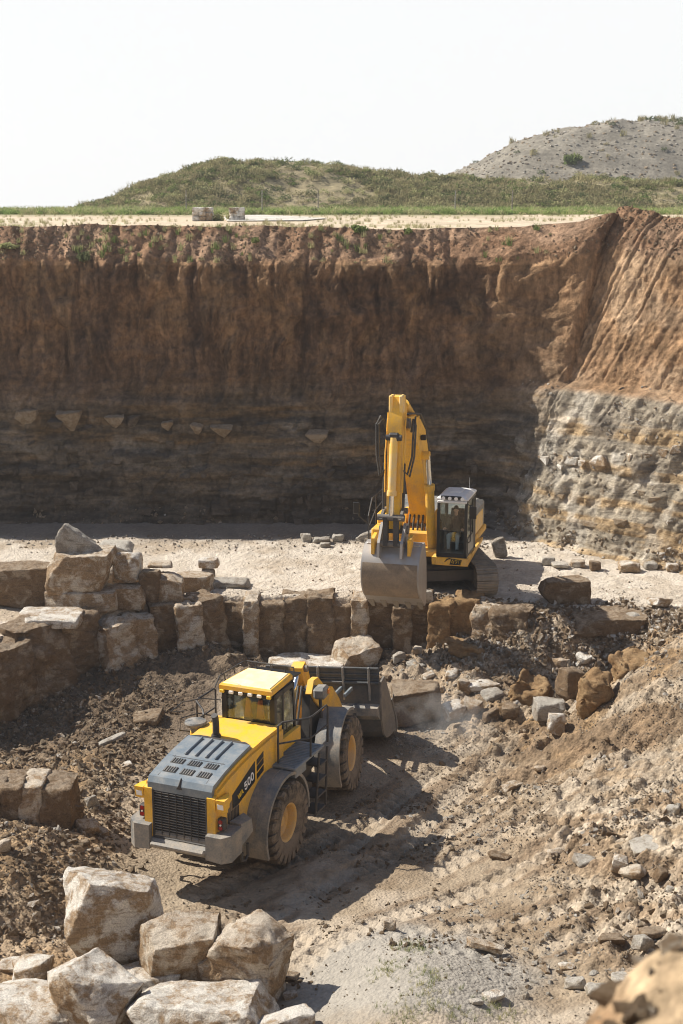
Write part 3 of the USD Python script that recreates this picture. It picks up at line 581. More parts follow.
# the heap of quarried blocks on the upper floor, left
R = rock
R(20, 610, 62, 50, 'broad brown block at the left end of the block heap on the upper floor', 'rock_brown', .8, z=2.4, block=.8, wob=.07)
xb, yb, zb, db = R(80, 614, 72, 33, 'long brown block at the bottom of the three-stone tower on the upper floor', 'rock_ochre', .75, z=2.4, block=.9, cuts=4, wob=.06)
xc, yc, zc, dc = R(82, 0, 62, 46, 'large tan block with flaking ochre top in the middle of the three-stone tower', 'rock_ochre', .8, z=zb - .03, Y=yb - db * .38, block=.88, cuts=5, wob=.08, strat=.03) if False else (0, 0, 0, 0)
def stacked(px, ytop_px, w, hgt, D, Y, z, label, mt_, **k):
    """a stone lying on another: placed by its support"""
    rock_i[0] += 1; seed = 1000 + rock_i[0]; s = scale_at((0, Y, z))
    m = rock_mesh((w / s, D, hgt), seed, .08, k.get('cuts', 5), k.get('block', .85), k.get('wob', .08), k.get('strat', 0), k.get('shape'))
    ms = usdkit.mesh(stage, path_for('/World', k.get('name', 'boulder')), m, M[mt_], 50)
    ms.AddTranslateOp().Set(Gf.Vec3d(float((px - 341.5) / s), float(Y), float(z)))
    if 'yaw' in k: ms.AddRotateZOp().Set(float(k['yaw']))
    tag(ms, label, k.get('cat', 'rock'), k.get('group'))
    return z + hgt
zc = stacked(82, 0, 64, 1.28, 1.5, yb, zb - .06, 'large tan block with flaking ochre top, middle of the three-stone tower', 'rock_ochre', block=.9, cuts=5, wob=.07, strat=.03)
stacked(79, 0, 46, 1.05, .9, yb + .1, zc - .16, 'pointed grey and brown stone perched on top of the three-stone tower', 'rock_grey', cuts=-3, wob=.08, yaw=10, shape=[(-1, -.6, -1), (1, -.7, -1), (.9, .7, -1), (-.9, .7, -1), (-.6, -.25, 1), (-.4, .3, .95), (-1.0, -.45, .15), (-.1, -.5, .45), (.98, -.5, -.5), (.7, .5, -.3)])
R(47, 629, 66, 22, 'flat white-topped slab lying in front of the three-stone tower', 'rock_pale', .7, z=2.42, block=.9, cuts=4, wob=.06)
R(28, 564, 24, 24, 'small upright brown cube of stone behind the broad left block', 'rock_brown', .8, z=2.4, Y=46.0, block=.85)
R(6, 566, 34, 18, 'low brown flat rock at the left picture edge behind the broad block', 'rock_brown', .8, z=2.4, Y=46.2)
R(46, 572, 26, 22, 'pale rounded rock between the broad block and the tower', 'rock_pale', .8, z=2.4, Y=45.4, block=.6)
R(113, 556, 36, 20, 'thin white slab tilted behind the top of the tower', 'stone_white', .8, z=3.2, Y=46.6, block=.8, tilt=(8, 0))
R(120, 572, 24, 26, 'weathered brown stone behind the tower, under the thin white slab', 'rock_ochre', .8, z=2.4, Y=45.9)
R(137, 575, 20, 24, 'small tan block right of the weathered stone behind the tower', 'rock_ochre', .8, z=2.4, Y=45.6)
zt = stacked(129, 0, 32, .95, 1.0, 44.3, 3.1, 'whitish knobbly rock sitting on a brown block right of the tower', 'rock_pale', block=.55, cuts=8, wob=.12)
R(127, 610, 32, 27, 'brown box-shaped block carrying the whitish knobbly rock', 'rock_ochre', .8, z=2.4, block=.88, cuts=4)
R(150, 606, 20, 36, 'narrow dark upright stone right of the box-shaped block', 'rock_brown', .9, z=2.4, block=.7)
R(167, 605, 30, 32, 'squarish brown block with a crumbling rusty top', 'rock_ochre', .9, z=2.4, block=.88, cuts=4)
R(194, 593, 36, 22, 'low flat-topped tan block at the right end of the block heap', 'rock_ochre', .8, z=2.4, block=.9, cuts=3, wob=.05)
R(208, 580, 13, 14, 'narrow grey stone foot under a small cap, behind the flat-topped block', 'rock_grey', .8, z=2.4, Y=46.8, block=.8)
stacked(209, 0, 20, .3, .6, 47.1, 2.82, 'small pale cap stone balanced on a narrow stone foot', 'rock_pale', block=.9, cuts=3)
R(230, 590, 46, 13, 'thin pale slab lying flat on the bright upper floor right of the block heap', 'rock_grey', .9, z=2.4, Y=45.7, block=.6)
for px_, py_, w_, h_, lb in ((70, 572, 22, 18, 'small rough tan stone wedged at the left foot of the tower'), (106, 590, 14, 20, 'small dark stone beside the right side of the tower'), (160, 571, 26, 9, 'crumbly rusty rubble piece on the squarish brown block'), (188, 604, 12, 9, 'fist of brown rock at the foot of the flat-topped block')):
    R(px_, py_, w_, h_, lb, 'rock_ochre', .8, z=2.4 if py_ != 571 else 3.4, Y=45.4 if py_ == 572 else (44.6 if py_ == 571 else None), block=.6)
# about the machines
R(565, 605, 49, 29, 'brown trapezoid block lying alone on the brink right of the excavator', 'rock_brown', .55, z=2.38, block=.9, cuts=3, wob=.05)
R(583, 604, 14, 22, 'dark angular stone leaning on the right end of the lone trapezoid block', 'rock_brown', .8, z=2.38)
R(427, 592, 13, 15, 'small pale cream stone on the ground between the excavator tracks', 'stone_white', .8, z=2.4, Y=44.0)
for k, (px_, py_, w_, h_, lb) in enumerate(((306, 544, 11, 11, 'leftmost of the small grey stones at the foot of the shaded wall'), (321, 545, 18, 9, 'flat grey stone amid the small heap at the foot of the shaded wall'), (338, 543, 12, 9, 'rightmost small grey stone of the heap at the foot of the shaded wall'), (325, 548, 12, 6, 'lowest small grey stone in front of the heap at the foot of the shaded wall'))):
    R(px_, py_, w_, h_, lb, 'rock_grey', .7, z=2.45, block=.6)
R(368, 544, 26, 13, 'pale grey slab leaning at the wall foot left of the excavator', 'rock_grey', .5, z=2.42, tilt=(-25, 0), block=.7)
R(500, 558, 14, 21, 'grey upright stone at the wall foot right of the excavator', 'rock_grey', .6, z=2.42, tilt=(-18, 0), block=.6)
for px_, py_, w_, h_, lb, mk in ((549, 566, 14, 10, 'white angular stone at the foot of the sunlit wall, nearest the shadow', 'stone_white'), (561, 569, 18, 8, 'flat whitish stone at the foot of the sunlit wall', 'stone_white'), (578, 568, 14, 9, 'tan stone right of the flat whitish one at the sunlit wall foot', 'rock_ochre'), (596, 571, 12, 12, 'brown upright stone in the middle of the sunlit wall foot', 'rock_brown'), (630, 573, 22, 13, 'pale slanting slab at the foot of the sunlit wall', 'rock_pale'), (652, 570, 15, 9, 'blue-grey stone near the right picture edge at the sunlit wall foot', 'rock_grey'), (674, 572, 13, 10, 'rightmost tan stone at the foot of the sunlit wall', 'rock_pale')):
    R(px_, py_, w_, h_, lb, mk, .8, z=2.42, block=.6)
# below the brink, behind and right of the loader
R(306, 684, 84, 30, 'long pale slab lying behind the loader bucket', 'rock_pale', .65, block=.8, cuts=5, wob=.09, yaw=-6)
R(355, 676, 46, 36, 'pointed ochre boulder behind the right end of the loader bucket', 'rock_ochre', .8, block=.35, cuts=8, wob=.1)
R(330, 692, 44, 26, 'rust brown stone between the long slab and the pointed boulder', 'rock_brown', .8, block=.7)
R(272, 663, 20, 18, 'small brown boulder against the brink wall behind the loader cab', 'rock_ochre', .8, block=.6)
R(416, 729, 46, 48, 'dusty squared block standing just right of the loader bucket', 'rock_brown', .8, block=.92, cuts=3, wob=.06)
for px_, py_, w_, h_, lb, mk, bl in (
    (455, 724, 24, 24, 'pale wedge-shaped block at the foot of the rubble right of the squared block', 'rock_pale', .6), (472, 722, 22, 26, 'tilted tan stone second in the row at the foot of the rubble', 'rock_ochre', .6), (482, 695, 34, 16, 'long pale slab lying on the rubble above the wedge-shaped block', 'rock_pale', .75),
    (494, 704, 22, 15, 'grey-brown stone just below the long pale rubble slab', 'rock_grey', .7), (464, 698, 13, 20, 'narrow tan splinter of stone standing left of the long pale rubble slab', 'rock_ochre', .5), (452, 686, 14, 15, 'small white-streaked stone at the top left of the rubble', 'rock_pale', .6),
    (492, 726, 20, 18, 'dark rounded stone at the rubble foot', 'rock_brown', .6), (511, 722, 20, 20, 'tilted brown slab at the right end of the rubble foot', 'rock_brown', .55), (500, 668, 26, 12, 'flat dark stone lodged high in the rubble', 'rock_brown', .7), (416, 670, 18, 10, 'small pale stone in the scree behind the bucket', 'rock_grey', .6), (398, 664, 14, 12, 'small grey stone at the top of the scree behind the bucket', 'rock_grey', .6), (430, 682, 14, 10, 'light grey stone in the middle of the scree behind the bucket', 'rock_pale', .6), (418, 655, 12, 10, 'tan pebble-like stone under the brink wall', 'rock_ochre', .6), (384, 684, 16, 10, 'brown stone peeping out beside the bucket rim', 'rock_brown', .6), (440, 694, 11, 9, 'small cream stone above the wedge-shaped block', 'rock_pale', .6),
    (549, 724, 32, 26, 'blue-grey layered block in the dark hollow', 'rock_grey', .85), (556, 737, 18, 24, 'pale tilted flagstone leaning under the blue-grey block', 'rock_pale', .6), (545, 700, 16, 16, 'brown stone above the blue-grey block in the hollow', 'rock_brown', .6), (574, 704, 28, 38, 'squarish brown rock standing in the dark hollow', 'rock_brown', .5), (560, 676, 24, 20, 'brown outcrop at the head of the hollow', 'rock_ochre', .6),
    (588, 664, 20, 12, 'slab of pale rock at the rim of the hollow', 'rock_pale', .7), (604, 690, 22, 18, 'rusty brown stone on the right wall of the hollow', 'rock_ochre', .6), (622, 668, 18, 16, 'grey-brown stone below the big shaded block on the right', 'rock_grey', .6), (638, 628, 24, 16, 'grey stone in the rubble at the right brink', 'rock_grey', .6), (660, 610, 22, 14, 'pale stone at the right picture edge on the brink', 'rock_pale', .6)):
    R(px_, py_, w_, h_, lb, mk, .8, block=bl)
for px_, py_, w_, h_, lb in ((528, 706, 30, 44, 'knobbly lump of ochre earth at the head of the rubble, left of the dark hollow'), (468, 660, 40, 26, 'crumbling bank of ochre earth under the right brink wall'), (598, 712, 34, 48, 'bulky lump of ochre earth on the right wall of the dark hollow'), (544, 664, 40, 22, 'low brown earth lump under the lone trapezoid block'), (634, 676, 40, 34, 'rusty earth lump at the top of the right slope')):
    R(px_, py_, w_ * 1.15, h_ * .8, lb, 'earth_ochre', .8, block=.4, cuts=6, wob=.3, name='earth_lump', cat='earth lump', sink=.4)
R(612, 638, 74, 30, 'big shaded grey-brown block half buried below the right brink', 'rock_brown', .7, block=.85, cuts=5, wob=.08, sink=.15)
# left lower floor
R(146, 728, 34, 18, 'dark brown boulder with a pale top in the shade of the left brink wall', 'rock_brown', .8, block=.5)
R(110, 744, 34, 8, 'pale flat stone flush with the shaded floor left of the loader', 'rock_grey', .9, block=.7)
for px_, py_, w_, h_, lb, mk in ((92, 812, 13, 18, 'upright grey stone right of the short row of blocks at the left', 'rock_grey'), (86, 836, 24, 16, 'flat tan stone below the upright grey stone at the left', 'rock_ochre'), (76, 826, 14, 28, 'leaning dark slab at the end of the short row of blocks', 'rock_brown'), (102, 838, 13, 9, 'small tan stone left of the loader bumper', 'rock_ochre'), (82, 848, 14, 9, 'small dark stone under the flat tan stone', 'rock_brown'), (22, 754, 16, 8, 'small dark slab on the shaded left terrace', 'rock_brown'), (58, 884, 11, 7, 'small tan stone on the left rubble slope', 'rock_ochre'), (4, 855, 13, 16, 'tan stone at the left picture edge on the rubble slope', 'rock_ochre'), (126, 770, 12, 7, 'pale stone beside the bright patch left of the loader', 'rock_pale')):
    R(px_, py_, w_, h_, lb, mk, .8, block=.6)
# the big boulders in front
R(109, 976, 96, 124, 'tallest pale boulder of the foreground heap, white crusted top', 'rock_pale', .78, yaw=14, block=.45, cuts=4, wob=.07, res=.045)
R(180, 1004, 84, 92, 'tan boulder right of the tallest one in the foreground heap', 'rock_ochre', .7, block=.45, cuts=4, wob=.07, res=.045, yaw=8)
R(248, 1016, 88, 100, 'slanting striated slab boulder at the right of the foreground heap', 'rock_ochre', .8, block=.6, cuts=7, wob=.08, strat=.06, tilt=(22, 0), res=.045)
R(142, 1008, 86, 46, 'low flat-topped pale boulder in the middle of the foreground heap', 'rock_pale', .8, block=.4, cuts=5, wob=.07, res=.045)
R(82, 1046, 92, 96, 'whitish boulder leaning to the right, left of the low flat-topped one', 'rock_pale', .8, block=.4, cuts=5, wob=.07, tilt=(25, 0), res=.045)
R(28, 1050, 122, 74, 'broad pale layered slab at the bottom left corner', 'rock_pale', .8, block=.8, cuts=4, wob=.06, strat=.05, res=.06)
R(196, 1056, 152, 78, 'wide boulder with white crust at the bottom edge of the foreground heap', 'rock_pale', .55, yaw=-7, tilt=(-4, -8), block=.5, cuts=5, wob=.07, res=.045)
R(272, 1052, 96, 46, 'cream boulder cut by the bottom edge, right end of the heap', 'rock_pale', .7, block=.75, cuts=5, wob=.07, res=.05)
R(28, 994, 44, 40, 'low pale rock half sunk in the floor left of the tallest boulder', 'rock_pale', .9, block=.5, cuts=6, res=.05)
R(66, 1046, 34, 16, 'small white stone at the bottom edge between the slab and the wide boulder', 'rock_pale', .8) if False else None
for px_, py_, w_, h_, lb, mk in ((206, 978, 30, 30, 'small angular stone wedged between the tan boulder and the slanting slab', 'rock_ochre'), (58, 1004, 34, 28, 'small brown stone behind the whitish leaning boulder at bottom left', 'rock_ochre'), (12, 976, 30, 20, 'flat pale stone at the left picture edge behind the foreground heap', 'rock_pale'), (150, 962, 20, 16, 'small broken stone at the right foot of the tallest boulder', 'rock_brown'), (290, 984, 18, 14, 'broken brown stone at the right foot of the slanting slab', 'rock_brown'), (112, 1018, 26, 30, 'narrow pale stone between the whitish boulder and the wide one', 'rock_pale')):
    R(px_, py_, w_, h_, lb, mk, .8, block=.5, res=.05)
# loose stones on the right slope and the grey mound
for px_, py_, w_, h_, lb, mk, bl in (
    (648, 858, 34, 20, 'large white flat stone on the right slope, topmost of three in a row', 'stone_white', .8), (621, 876, 20, 22, 'cream stone in the middle of the three in a row on the right slope', 'rock_pale', .7), (634, 882, 26, 17, 'long tan stone, lowest of the three in a row on the right slope', 'rock_ochre', .8), (587, 870, 26, 17, 'rounded grey-brown stone on the right slope left of the three in a row', 'rock_grey', .4),
    (645, 956, 20, 20, 'round grey stone beside the foreground bank at the right', 'rock_grey', .3), (656, 944, 28, 18, 'dark brown lump of clay above the round grey stone', 'rock_brown', .5), (613, 948, 26, 16, 'rusty brown clod left of the round grey stone', 'rock_brown', .5), (577, 993, 22, 18, 'cream angular stone at the bottom right', 'stone_white', .7), (602, 1000, 36, 16, 'long white slab lying at the bottom right beside the bank', 'stone_white', .8), (624, 986, 24, 15, 'white wedge of stone above the long white slab', 'stone_white', .6), (568, 972, 16, 10, 'pale splinter above the cream angular stone', 'rock_pale', .6), (594, 978, 11, 9, 'small round grey stone between the pale ones at the bottom right', 'rock_grey', .3),
    (390, 931, 12, 13, 'small tan stone standing alone on top of the grey mound', 'rock_ochre', .7), (484, 952, 42, 12, 'long thin tan slab on the right flank of the grey mound', 'rock_ochre', .8), (495, 1004, 25, 14, 'flat pale stone on the grey mound near the bottom edge', 'rock_pale', .8), (476, 1008, 13, 9, 'small white stone left of the flat pale stone on the mound', 'stone_white', .6), (672, 898, 11, 13, 'white stone at the right picture edge on the grey slope', 'stone_white', .6), (662, 884, 14, 16, 'dark upright stone near the right picture edge', 'rock_brown', .6), (674, 816, 13, 12, 'pale stone on the upper right slope at the picture edge', 'stone_white', .5), (668, 800, 11, 9, 'white stone above the pale one on the upper right slope', 'stone_white', .5), (512, 790, 22, 9, 'flat brown stone at the foot of the right slope beside the bucket shadow', 'rock_ochre', .6), (541, 774, 13, 8, 'tan stone at the head of the right slope', 'rock_ochre', .6), (634, 806, 10, 8, 'blue-grey pebble among white ones on the upper right slope', 'rock_grey', .5), (290, 1002, 16, 10, 'small pale stone at the foot of the striated slab boulder', 'rock_pale', .6), (500, 862, 24, 10, 'brown flat clod in the middle of the right slope', 'rock_brown', .5), (556, 858, 20, 10, 'ochre clod on the right slope', 'rock_ochre', .5)):
    R(px_, py_, w_, h_, lb, mk, .8, block=bl, res=.05, sink=.12)
# the blurred bank stone close to the camera
def near_stone():
    m = rock_mesh((2.4, 2.0, 2.6), 4242, .06, 5, .6, .09)
    ms = usdkit.mesh(stage, path_for('/World', 'boulder'), m, M['rock_ochre'], 60)
    ms.AddTranslateOp().Set(Gf.Vec3d(3.72, 9.3, 6.95))
    tag(ms, 'out-of-focus cream boulder at the right picture edge near the bottom', 'rock')
near_stone()

# ------------------------------------------------------------------ the quarried face below the brink: each upright block a piece of it
face = path_for('/World', 'brink_face')
tag(UsdGeom.Xform.Define(stage, face), kind='structure')
def face_block(a, b, zt_, zb_, depth, seed, mk, out=0.0, wob=.07, name='stone_block', lean=0):
    """a block of the face between two plan points of its front edge"""
    a, b = np.asarray(a), np.asarray(b); w = np.linalg.norm(b - a); t = (b - a) / w; n = np.array([t[1], -t[0]])
    m = rock_mesh((w * 1.16, depth, zt_ - zb_), seed, .075, -3 + (seed % 3 == 0), 1.0, wob * 2.5)
    v = np.array(m.vertices)
    c = (a + b) / 2 - n * (depth / 2 - out)
    hh = v[:, 2] / (zt_ - zb_)
    P = c + v[:, :1] * t + v[:, 1:2] * -n + n * ((.5 - hh) * lean)[:, None]
    part(face, name, trimesh.Trimesh(np.c_[P, v[:, 2] + zb_], m.faces, process=False), mk, 50)
def on_edge(px):
    d = ray(px, 600); x = np.linspace(-14, 8, 4000); y = edge_y(x)
    q = 341.5 + FOC * x / (y * CT + (EYE - 2.4) * ST)
    k = np.argmin(np.abs(q - px)); return np.array([x[k], y[k]])
rg = np.random.default_rng(7)
for a, b, top, bot, out, mk in ((-62, -30, 2.42, .3, .25, 'rock_brown'), (-30, 16, 2.40, .2, .35, 'rock_brown'), (16, 60, 2.45, .3, .3, 'rock_brown'), (60, 97, 2.42, .2, .22, 'rock_brown'), (97, 124, 2.43, .7, .42, 'rock_ochre'), (125, 151, 2.40, .3, .45, 'rock_ochre'), (151, 176, 2.42, .6, .1, 'rock_brown'), (176, 200, 2.40, .9, .35, 'rock_ochre'), (200, 222, 2.38, .8, .0, 'rock_brown'),
                                (222, 245, 2.36, .3, -.1, 'rock_brown'), (244, 258, 2.43, .2, .35, 'rock_ochre'), (258, 283, 2.36, .2, .02, 'rock_brown'), (283, 308, 2.42, .2, .08, 'rock_brown'), (308, 333, 2.40, .2, .12, 'rock_brown'), (333, 352, 2.42, .2, .0, 'rock_brown'), (352, 367, 2.38, .3, .15, 'rock_ochre'), (367, 394, 2.40, .3, .05, 'rock_brown'), (394, 412, 2.36, .5, .15, 'rock_brown'), (412, 432, 2.42, .6, .0, 'rock_brown'), (432, 452, 2.40, .5, .3, 'earth_ochre'), (452, 476, 2.38, .5, .15, 'earth_ochre'), (476, 500, 2.42, .5, .35, 'rock_ochre'), (499, 530, 2.50, .9, .5, 'rock_brown')):
    face_block(on_edge(a + .6), on_edge(b - .6), top - .09 * (int(a * 7) % 4), bot, 1.1, 300 + int(a), mk, out * 1.25 + rg.uniform(-.12, .2), .07, lean=rg.uniform(.15, .55))
low_ledge = path_for('/World', 'low_ledge')
tag(UsdGeom.Xform.Define(stage, low_ledge), kind='structure')
face = low_ledge
for a, b, mk in ((-50, -22, 'rock_brown'), (-22, 1, 'rock_brown'), (2, 20, 'rock_brown'), (21, 41, 'rock_ochre'), (43, 70, 'rock_brown')):
    pa, pb = at(a, 828, .75)[:2], at(b, 828, .75)[:2]
    face_block(pa, pb, 1.62, .35, 1.1, 500 + a, mk, .0, .06, lean=.2)

# ------------------------------------------------------------------ stones showing in the walls, each a piece of the wall
def wall_stone(px, py, w, h, mk, seed, proud=.10, kind='block', name='stone'):
    p, n = wall_spot(px, py); s = scale_at(p); W, H = w / s, h / s * 1.03
    rg = np.random.default_rng(seed); t = np.array([n[1], -n[0], 0])
    if kind == 'tooth':
        pr = np.array([(-.5, 1, 0), (.5, 1, 0), (-.5, .8, 1), (.5, .85, 1), (.0, 0, .3), (.12, .1, .6), (-.15, .15, .6), (.4, .6, .9), (-.42, .55, .9)], float)
        pr[:, 0] *= W; pr[:, 1] = (pr[:, 1] - .5) * H; pr[:, 2] = (pr[:, 2] - .5) * .5
    else:
        pr = rg.uniform(-.5, .5, (16, 3)); pr = np.sign(pr) * np.abs(pr * 2) ** .45 / 2; pr = pr * [W, H, .6]
    m = hull(pr + rg.normal(scale=.012, size=pr.shape) * (5 if kind == 'tooth' else 1)); v = m.vertices
    c = p + n * (proud - .2)
    m = trimesh.Trimesh(c + v[:, :1] * -t + v[:, 1:2] * [0, 0, 1] + v[:, 2:] * n, m.faces, process=False)
    part(wall_path, name, flip_out(m), mk, False)
k = 0
for px_, py_, w_, h_ in ((28, 418, 24, 18), (70, 420, 26, 22), (115, 422, 16, 16), (133, 422, 11, 14), (167, 424, 12, 11), (198, 429, 11, 10), (222, 431, 22, 14), (55, 424, 10, 9), (90, 427, 9, 8), (318, 437, 22, 12), (262, 428, 12, 9)):
    k += 1; wall_stone(px_, py_, w_, h_, 'wall_stone' if k in (4, 8, 9, 11) else 'clod_tan', 600 + k, .24 + .03 * (k % 3), 'tooth')
rg = np.random.default_rng(17)
for row, (py_, h0, prob) in enumerate(((448, 8, .55), (462, 8, .7), (473, 9, .7), (487, 9, .75), (500, 9, .7), (512, 9, .6), (522, 8, .5))):
    x = -6.0
    while x < 522:
        w_ = rg.uniform(7, 17)
        if rg.random() < prob * .5: wall_stone(x + w_ / 2, py_ + rg.normal(scale=2.5), w_ * .86, h0 * rg.uniform(.6, 1.1), 'wall_stone', 700 + int(x * 3) + row, rg.uniform(.0, .09))
        x += w_ + rg.uniform(1, 6)
for px_, py_, w_, h_ in ((543, 461, 14, 9), (571, 461, 16, 10), (583, 463, 9, 7), (598, 461, 22, 13), (626, 459, 20, 14), (644, 458, 18, 12), (560, 466, 8, 6), (664, 452, 12, 9), (676, 450, 12, 10), (590, 524, 16, 6), (620, 523, 14, 6), (648, 524, 14, 7), (536, 522, 10, 7), (560, 496, 12, 6), (606, 492, 14, 6), (640, 494, 12, 6), (655, 500, 14, 8)):
    wall_stone(px_, py_, w_, h_, 'rock_pale' if py_ < 480 else 'clod_tan', 900 + px_, .02)

# ------------------------------------------------------------------ rubble and gravel nobody could count
protos = {}
def instancer(name, items, pos, idx, scl, quat, kind='stuff'):
    """items: list of (mesh, material)"""
    p = path_for('/World', name); pi = UsdGeom.PointInstancer.Define(stage, p)
    ts = []
    for k, (m, mk) in enumerate(items):
        usdkit.mesh(stage, f'{p}/kind_{"abcdefghijklmnopqrstuvwxyz"[k]}', m, M[mk], False); ts.append(f'{p}/kind_{"abcdefghijklmnopqrstuvwxyz"[k]}')
    pi.CreatePrototypesRel().SetTargets([Sdf.Path(t) for t in ts])
    pi.CreateProtoIndicesAttr(Vt.IntArray.FromNumpy(np.asarray(idx, np.int32)))
    pi.CreatePositionsAttr(Vt.Vec3fArray.FromNumpy(np.asarray(pos, np.float32)))
    pi.CreateScalesAttr(Vt.Vec3fArray.FromNumpy(np.asarray(scl, np.float32)))
    pi.CreateOrientationsAttr(Vt.QuathArray([Gf.Quath(float(a), float(b), float(c), float(d)) for a, b, c, d in quat]))
    tag(pi, kind=kind); return pi
def pebble(seed, flat=.7):
    rg = np.random.default_rng(seed); p = rg.normal(size=(12, 3)); p /= np.linalg.norm(p, axis=1)[:, None]
    return hull(p * rg.uniform(.75, 1.1, (12, 1)) * [.5, .42, .5 * flat])
def quats(rg, n):
    q = rg.normal(size=(n, 4)); return q / np.linalg.norm(q, axis=1)[:, None]
def scatter(name, n, area, size, mats, seed, dens=None, power=2.6, flat=.75, sink=.15):
    rg = np.random.default_rng(seed); x0, x1, y0, y1 = area
    x, y = rg.uniform(x0, x1, n * 3), rg.uniform(y0, y1, n * 3)
    d = np.clip(dens(x, y), 0, 1) if dens else np.ones_like(x)
    ok = np.nonzero(rg.random(len(x)) < d)[0][:n]; x, y = x[ok], y[ok]; n = len(x)
    s = size[0] + (size[1] - size[0]) * rg.random(n) ** power
    z = ground_z(x, y) + s * (.5 * flat - sink) * .6
    items = [(pebble(seed * 10 + i, flat), mk) for i, mk in enumerate(mats)]
    instancer(name, items, np.c_[x, y, z], rg.integers(0, len(items), n), np.c_[s * rg.uniform(.8, 1.5, n), s * rg.uniform(.7, 1.1, n), s * rg.uniform(.6, 1.0, n)], quats(rg, n))
nz = lambda x, y, f, s: fbm(np.stack([x * f, y * f, 0 * x], -1), 3, s)
scatter('rubble', 9000, (-11, 11, 23, 46), (.05, .30), ['clod_tan', 'clod_brown', 'rock_ochre', 'clod_tan', 'rock_pale', 'clod_brown'], 5, lambda x, y: rough(x, y) ** 1.3 * smoothstep(.5, .66, nz(x, y, .6, 201)) * (bench_amount(x, y)[0] < .9), 4.5, .75, .3)
scatter('gravel', 42000, (-11, 11, 23, 46), (.02, .085), ['clod_tan', 'clod_brown', 'rock_ochre', 'rock_pale', 'clod_tan'], 6, lambda x, y: (.10 + .90 * rough(x, y)) * smoothstep(.42, .62, nz(x, y, .9, 202)), 2.4, .75, .25)
scatter('pale_chips', 5000, (1.5, 10.5, 24, 44), (.03, .20), ['stone_white', 'rock_pale', 'rock_pale'], 8, lambda x, y: smoothstep(.47, .6, nz(x, y, .5, 203)) * (bench_amount(x, y)[0] < .5), 4.0, .5, .25)
scatter('floor_stones', 2800, (-16, 13, 43, 53), (.03, .16), ['stone_white', 'rock_pale', 'clod_tan'], 9, lambda x, y: .08 + .92 * smoothstep(1.6, .2, y - edge_y(x)) + smoothstep(50, 52.5, y), 3.0)
scatter('brink_spill', 3800, (-12, 5, 37, 44.5), (.03, .22), ['clod_brown', 'clod_tan', 'rock_ochre', 'clod_brown'], 19, lambda x, y: smoothstep(-.25, .1, y - edge_y(x)) * smoothstep(1.0, .2, y - edge_y(x)) * smoothstep(.4, .58, nz(x, y, .7, 208)), 2.6, .75, .15)
scatter('brink_talus', 5200, (-10, 4.6, 36, 44), (.04, .30), ['clod_brown', 'rock_brown', 'clod_tan', 'stone_brown', 'rock_ochre'], 18, lambda x, y: smoothstep(-1.7, -.4, y - edge_y(x)) * smoothstep(.3, -.1, y - edge_y(x)) * smoothstep(.35, .6, nz(x, y, .8, 207)), 3.0, .75, .2)
scatter('brink_rubble', 7000, (3, 11, 40, 46), (.05, .32), ['clod_brown', 'rock_brown', 'rock_ochre', 'rock_pale', 'clod_tan'], 10, lambda x, y: smoothstep(-3, -.5, y - edge_y(x)) * smoothstep(1.5, .4, y - edge_y(x)), 3.5, .75, .25)
scatter('left_rubble', 9000, (-11, -4.2, 27, 41), (.04, .26), ['clod_brown', 'clod_tan', 'clod_brown', 'rock_ochre'], 12, lambda x, y: smoothstep(-4.2, -5.6, x) * (bench_amount(x, y)[0] < .3), 3.5, .75, .25)
scatter('bank_clods', 2600, (.2, 4, 3.4, 9.5), (.015, .16), ['clod_tan', 'clod_brown', 'rock_ochre', 'clod_brown'], 13, lambda x, y: .25 + .75 * smoothstep(.4, .6, nz(x, y, 1.5, 206)), 3.0, .75, .2)
def by_lane(x, y):
    best = np.full(x.shape, 9.0)
    for (x0, y0, x1, y1, bend, w) in LANES:
        dx, dy = x1 - x0, y1 - y0; L = math.hypot(dx, dy); s = ((x - x0) * dx + (y - y0) * dy) / L; t = (-(x - x0) * dy + (y - y0) * dx) / L - bend * (1 - (2 * s / L - 1) ** 2)
        best = np.minimum(best, np.where((s > -.5) & (s < L + .5), np.abs(np.abs(t) - w - .12), 9))
    return smoothstep(.26, .05, best) * smoothstep(.42, .6, nz(x, y, .8, 205))
scatter('rut_clods', 5200, (-5, 9, 24, 41), (.03, .17), ['clod_tan', 'clod_brown', 'clod_tan', 'clod_brown'], 11, by_lane, 2.6, .75, .25)
def on_wall(name, n, r0, r1, dens, size, mats, seed, power=3.5):
    rg = np.random.default_rng(seed); i, j = rg.integers(0, WV.shape[0], n * 2), rg.integers(r0, r1, n * 2)
    v = WV[i, j]; ok = np.nonzero((rg.random(len(v)) < dens(v)) & (v[:, 0] > -18) & (v[:, 0] < 17))[0][:n]; v = v[ok]; n = len(v)
    s = size[0] + (size[1] - size[0]) * rg.random(n) ** power
    instancer(name, [(pebble(seed * 10 + k), m) for k, m in enumerate(mats)], v, rg.integers(0, len(mats), n), np.c_[s * rg.uniform(.8, 1.5, n), s, s * rg.uniform(.6, 1, n)], quats(rg, n))
on_wall('rim_clods', 4000, 196, 220, lambda v: .35 + .65 * smoothstep(.4, .6, nz(v[:, 0], v[:, 1], .5, 220)), (.04, .20), ['clod_brown', 'clod_brown', 'clod_tan', 'clod_brown'], 14)
on_wall('scree', 4500, 2, 22, lambda v: (.1 + .9 * (v[:, 0] > 6)) * (.15 + .85 * smoothstep(.45, .6, nz(v[:, 0], v[:, 1], .5, 221))), (.04, .30), ['clod_tan', 'clod_tan', 'rock_pale', 'clod_tan'], 15)
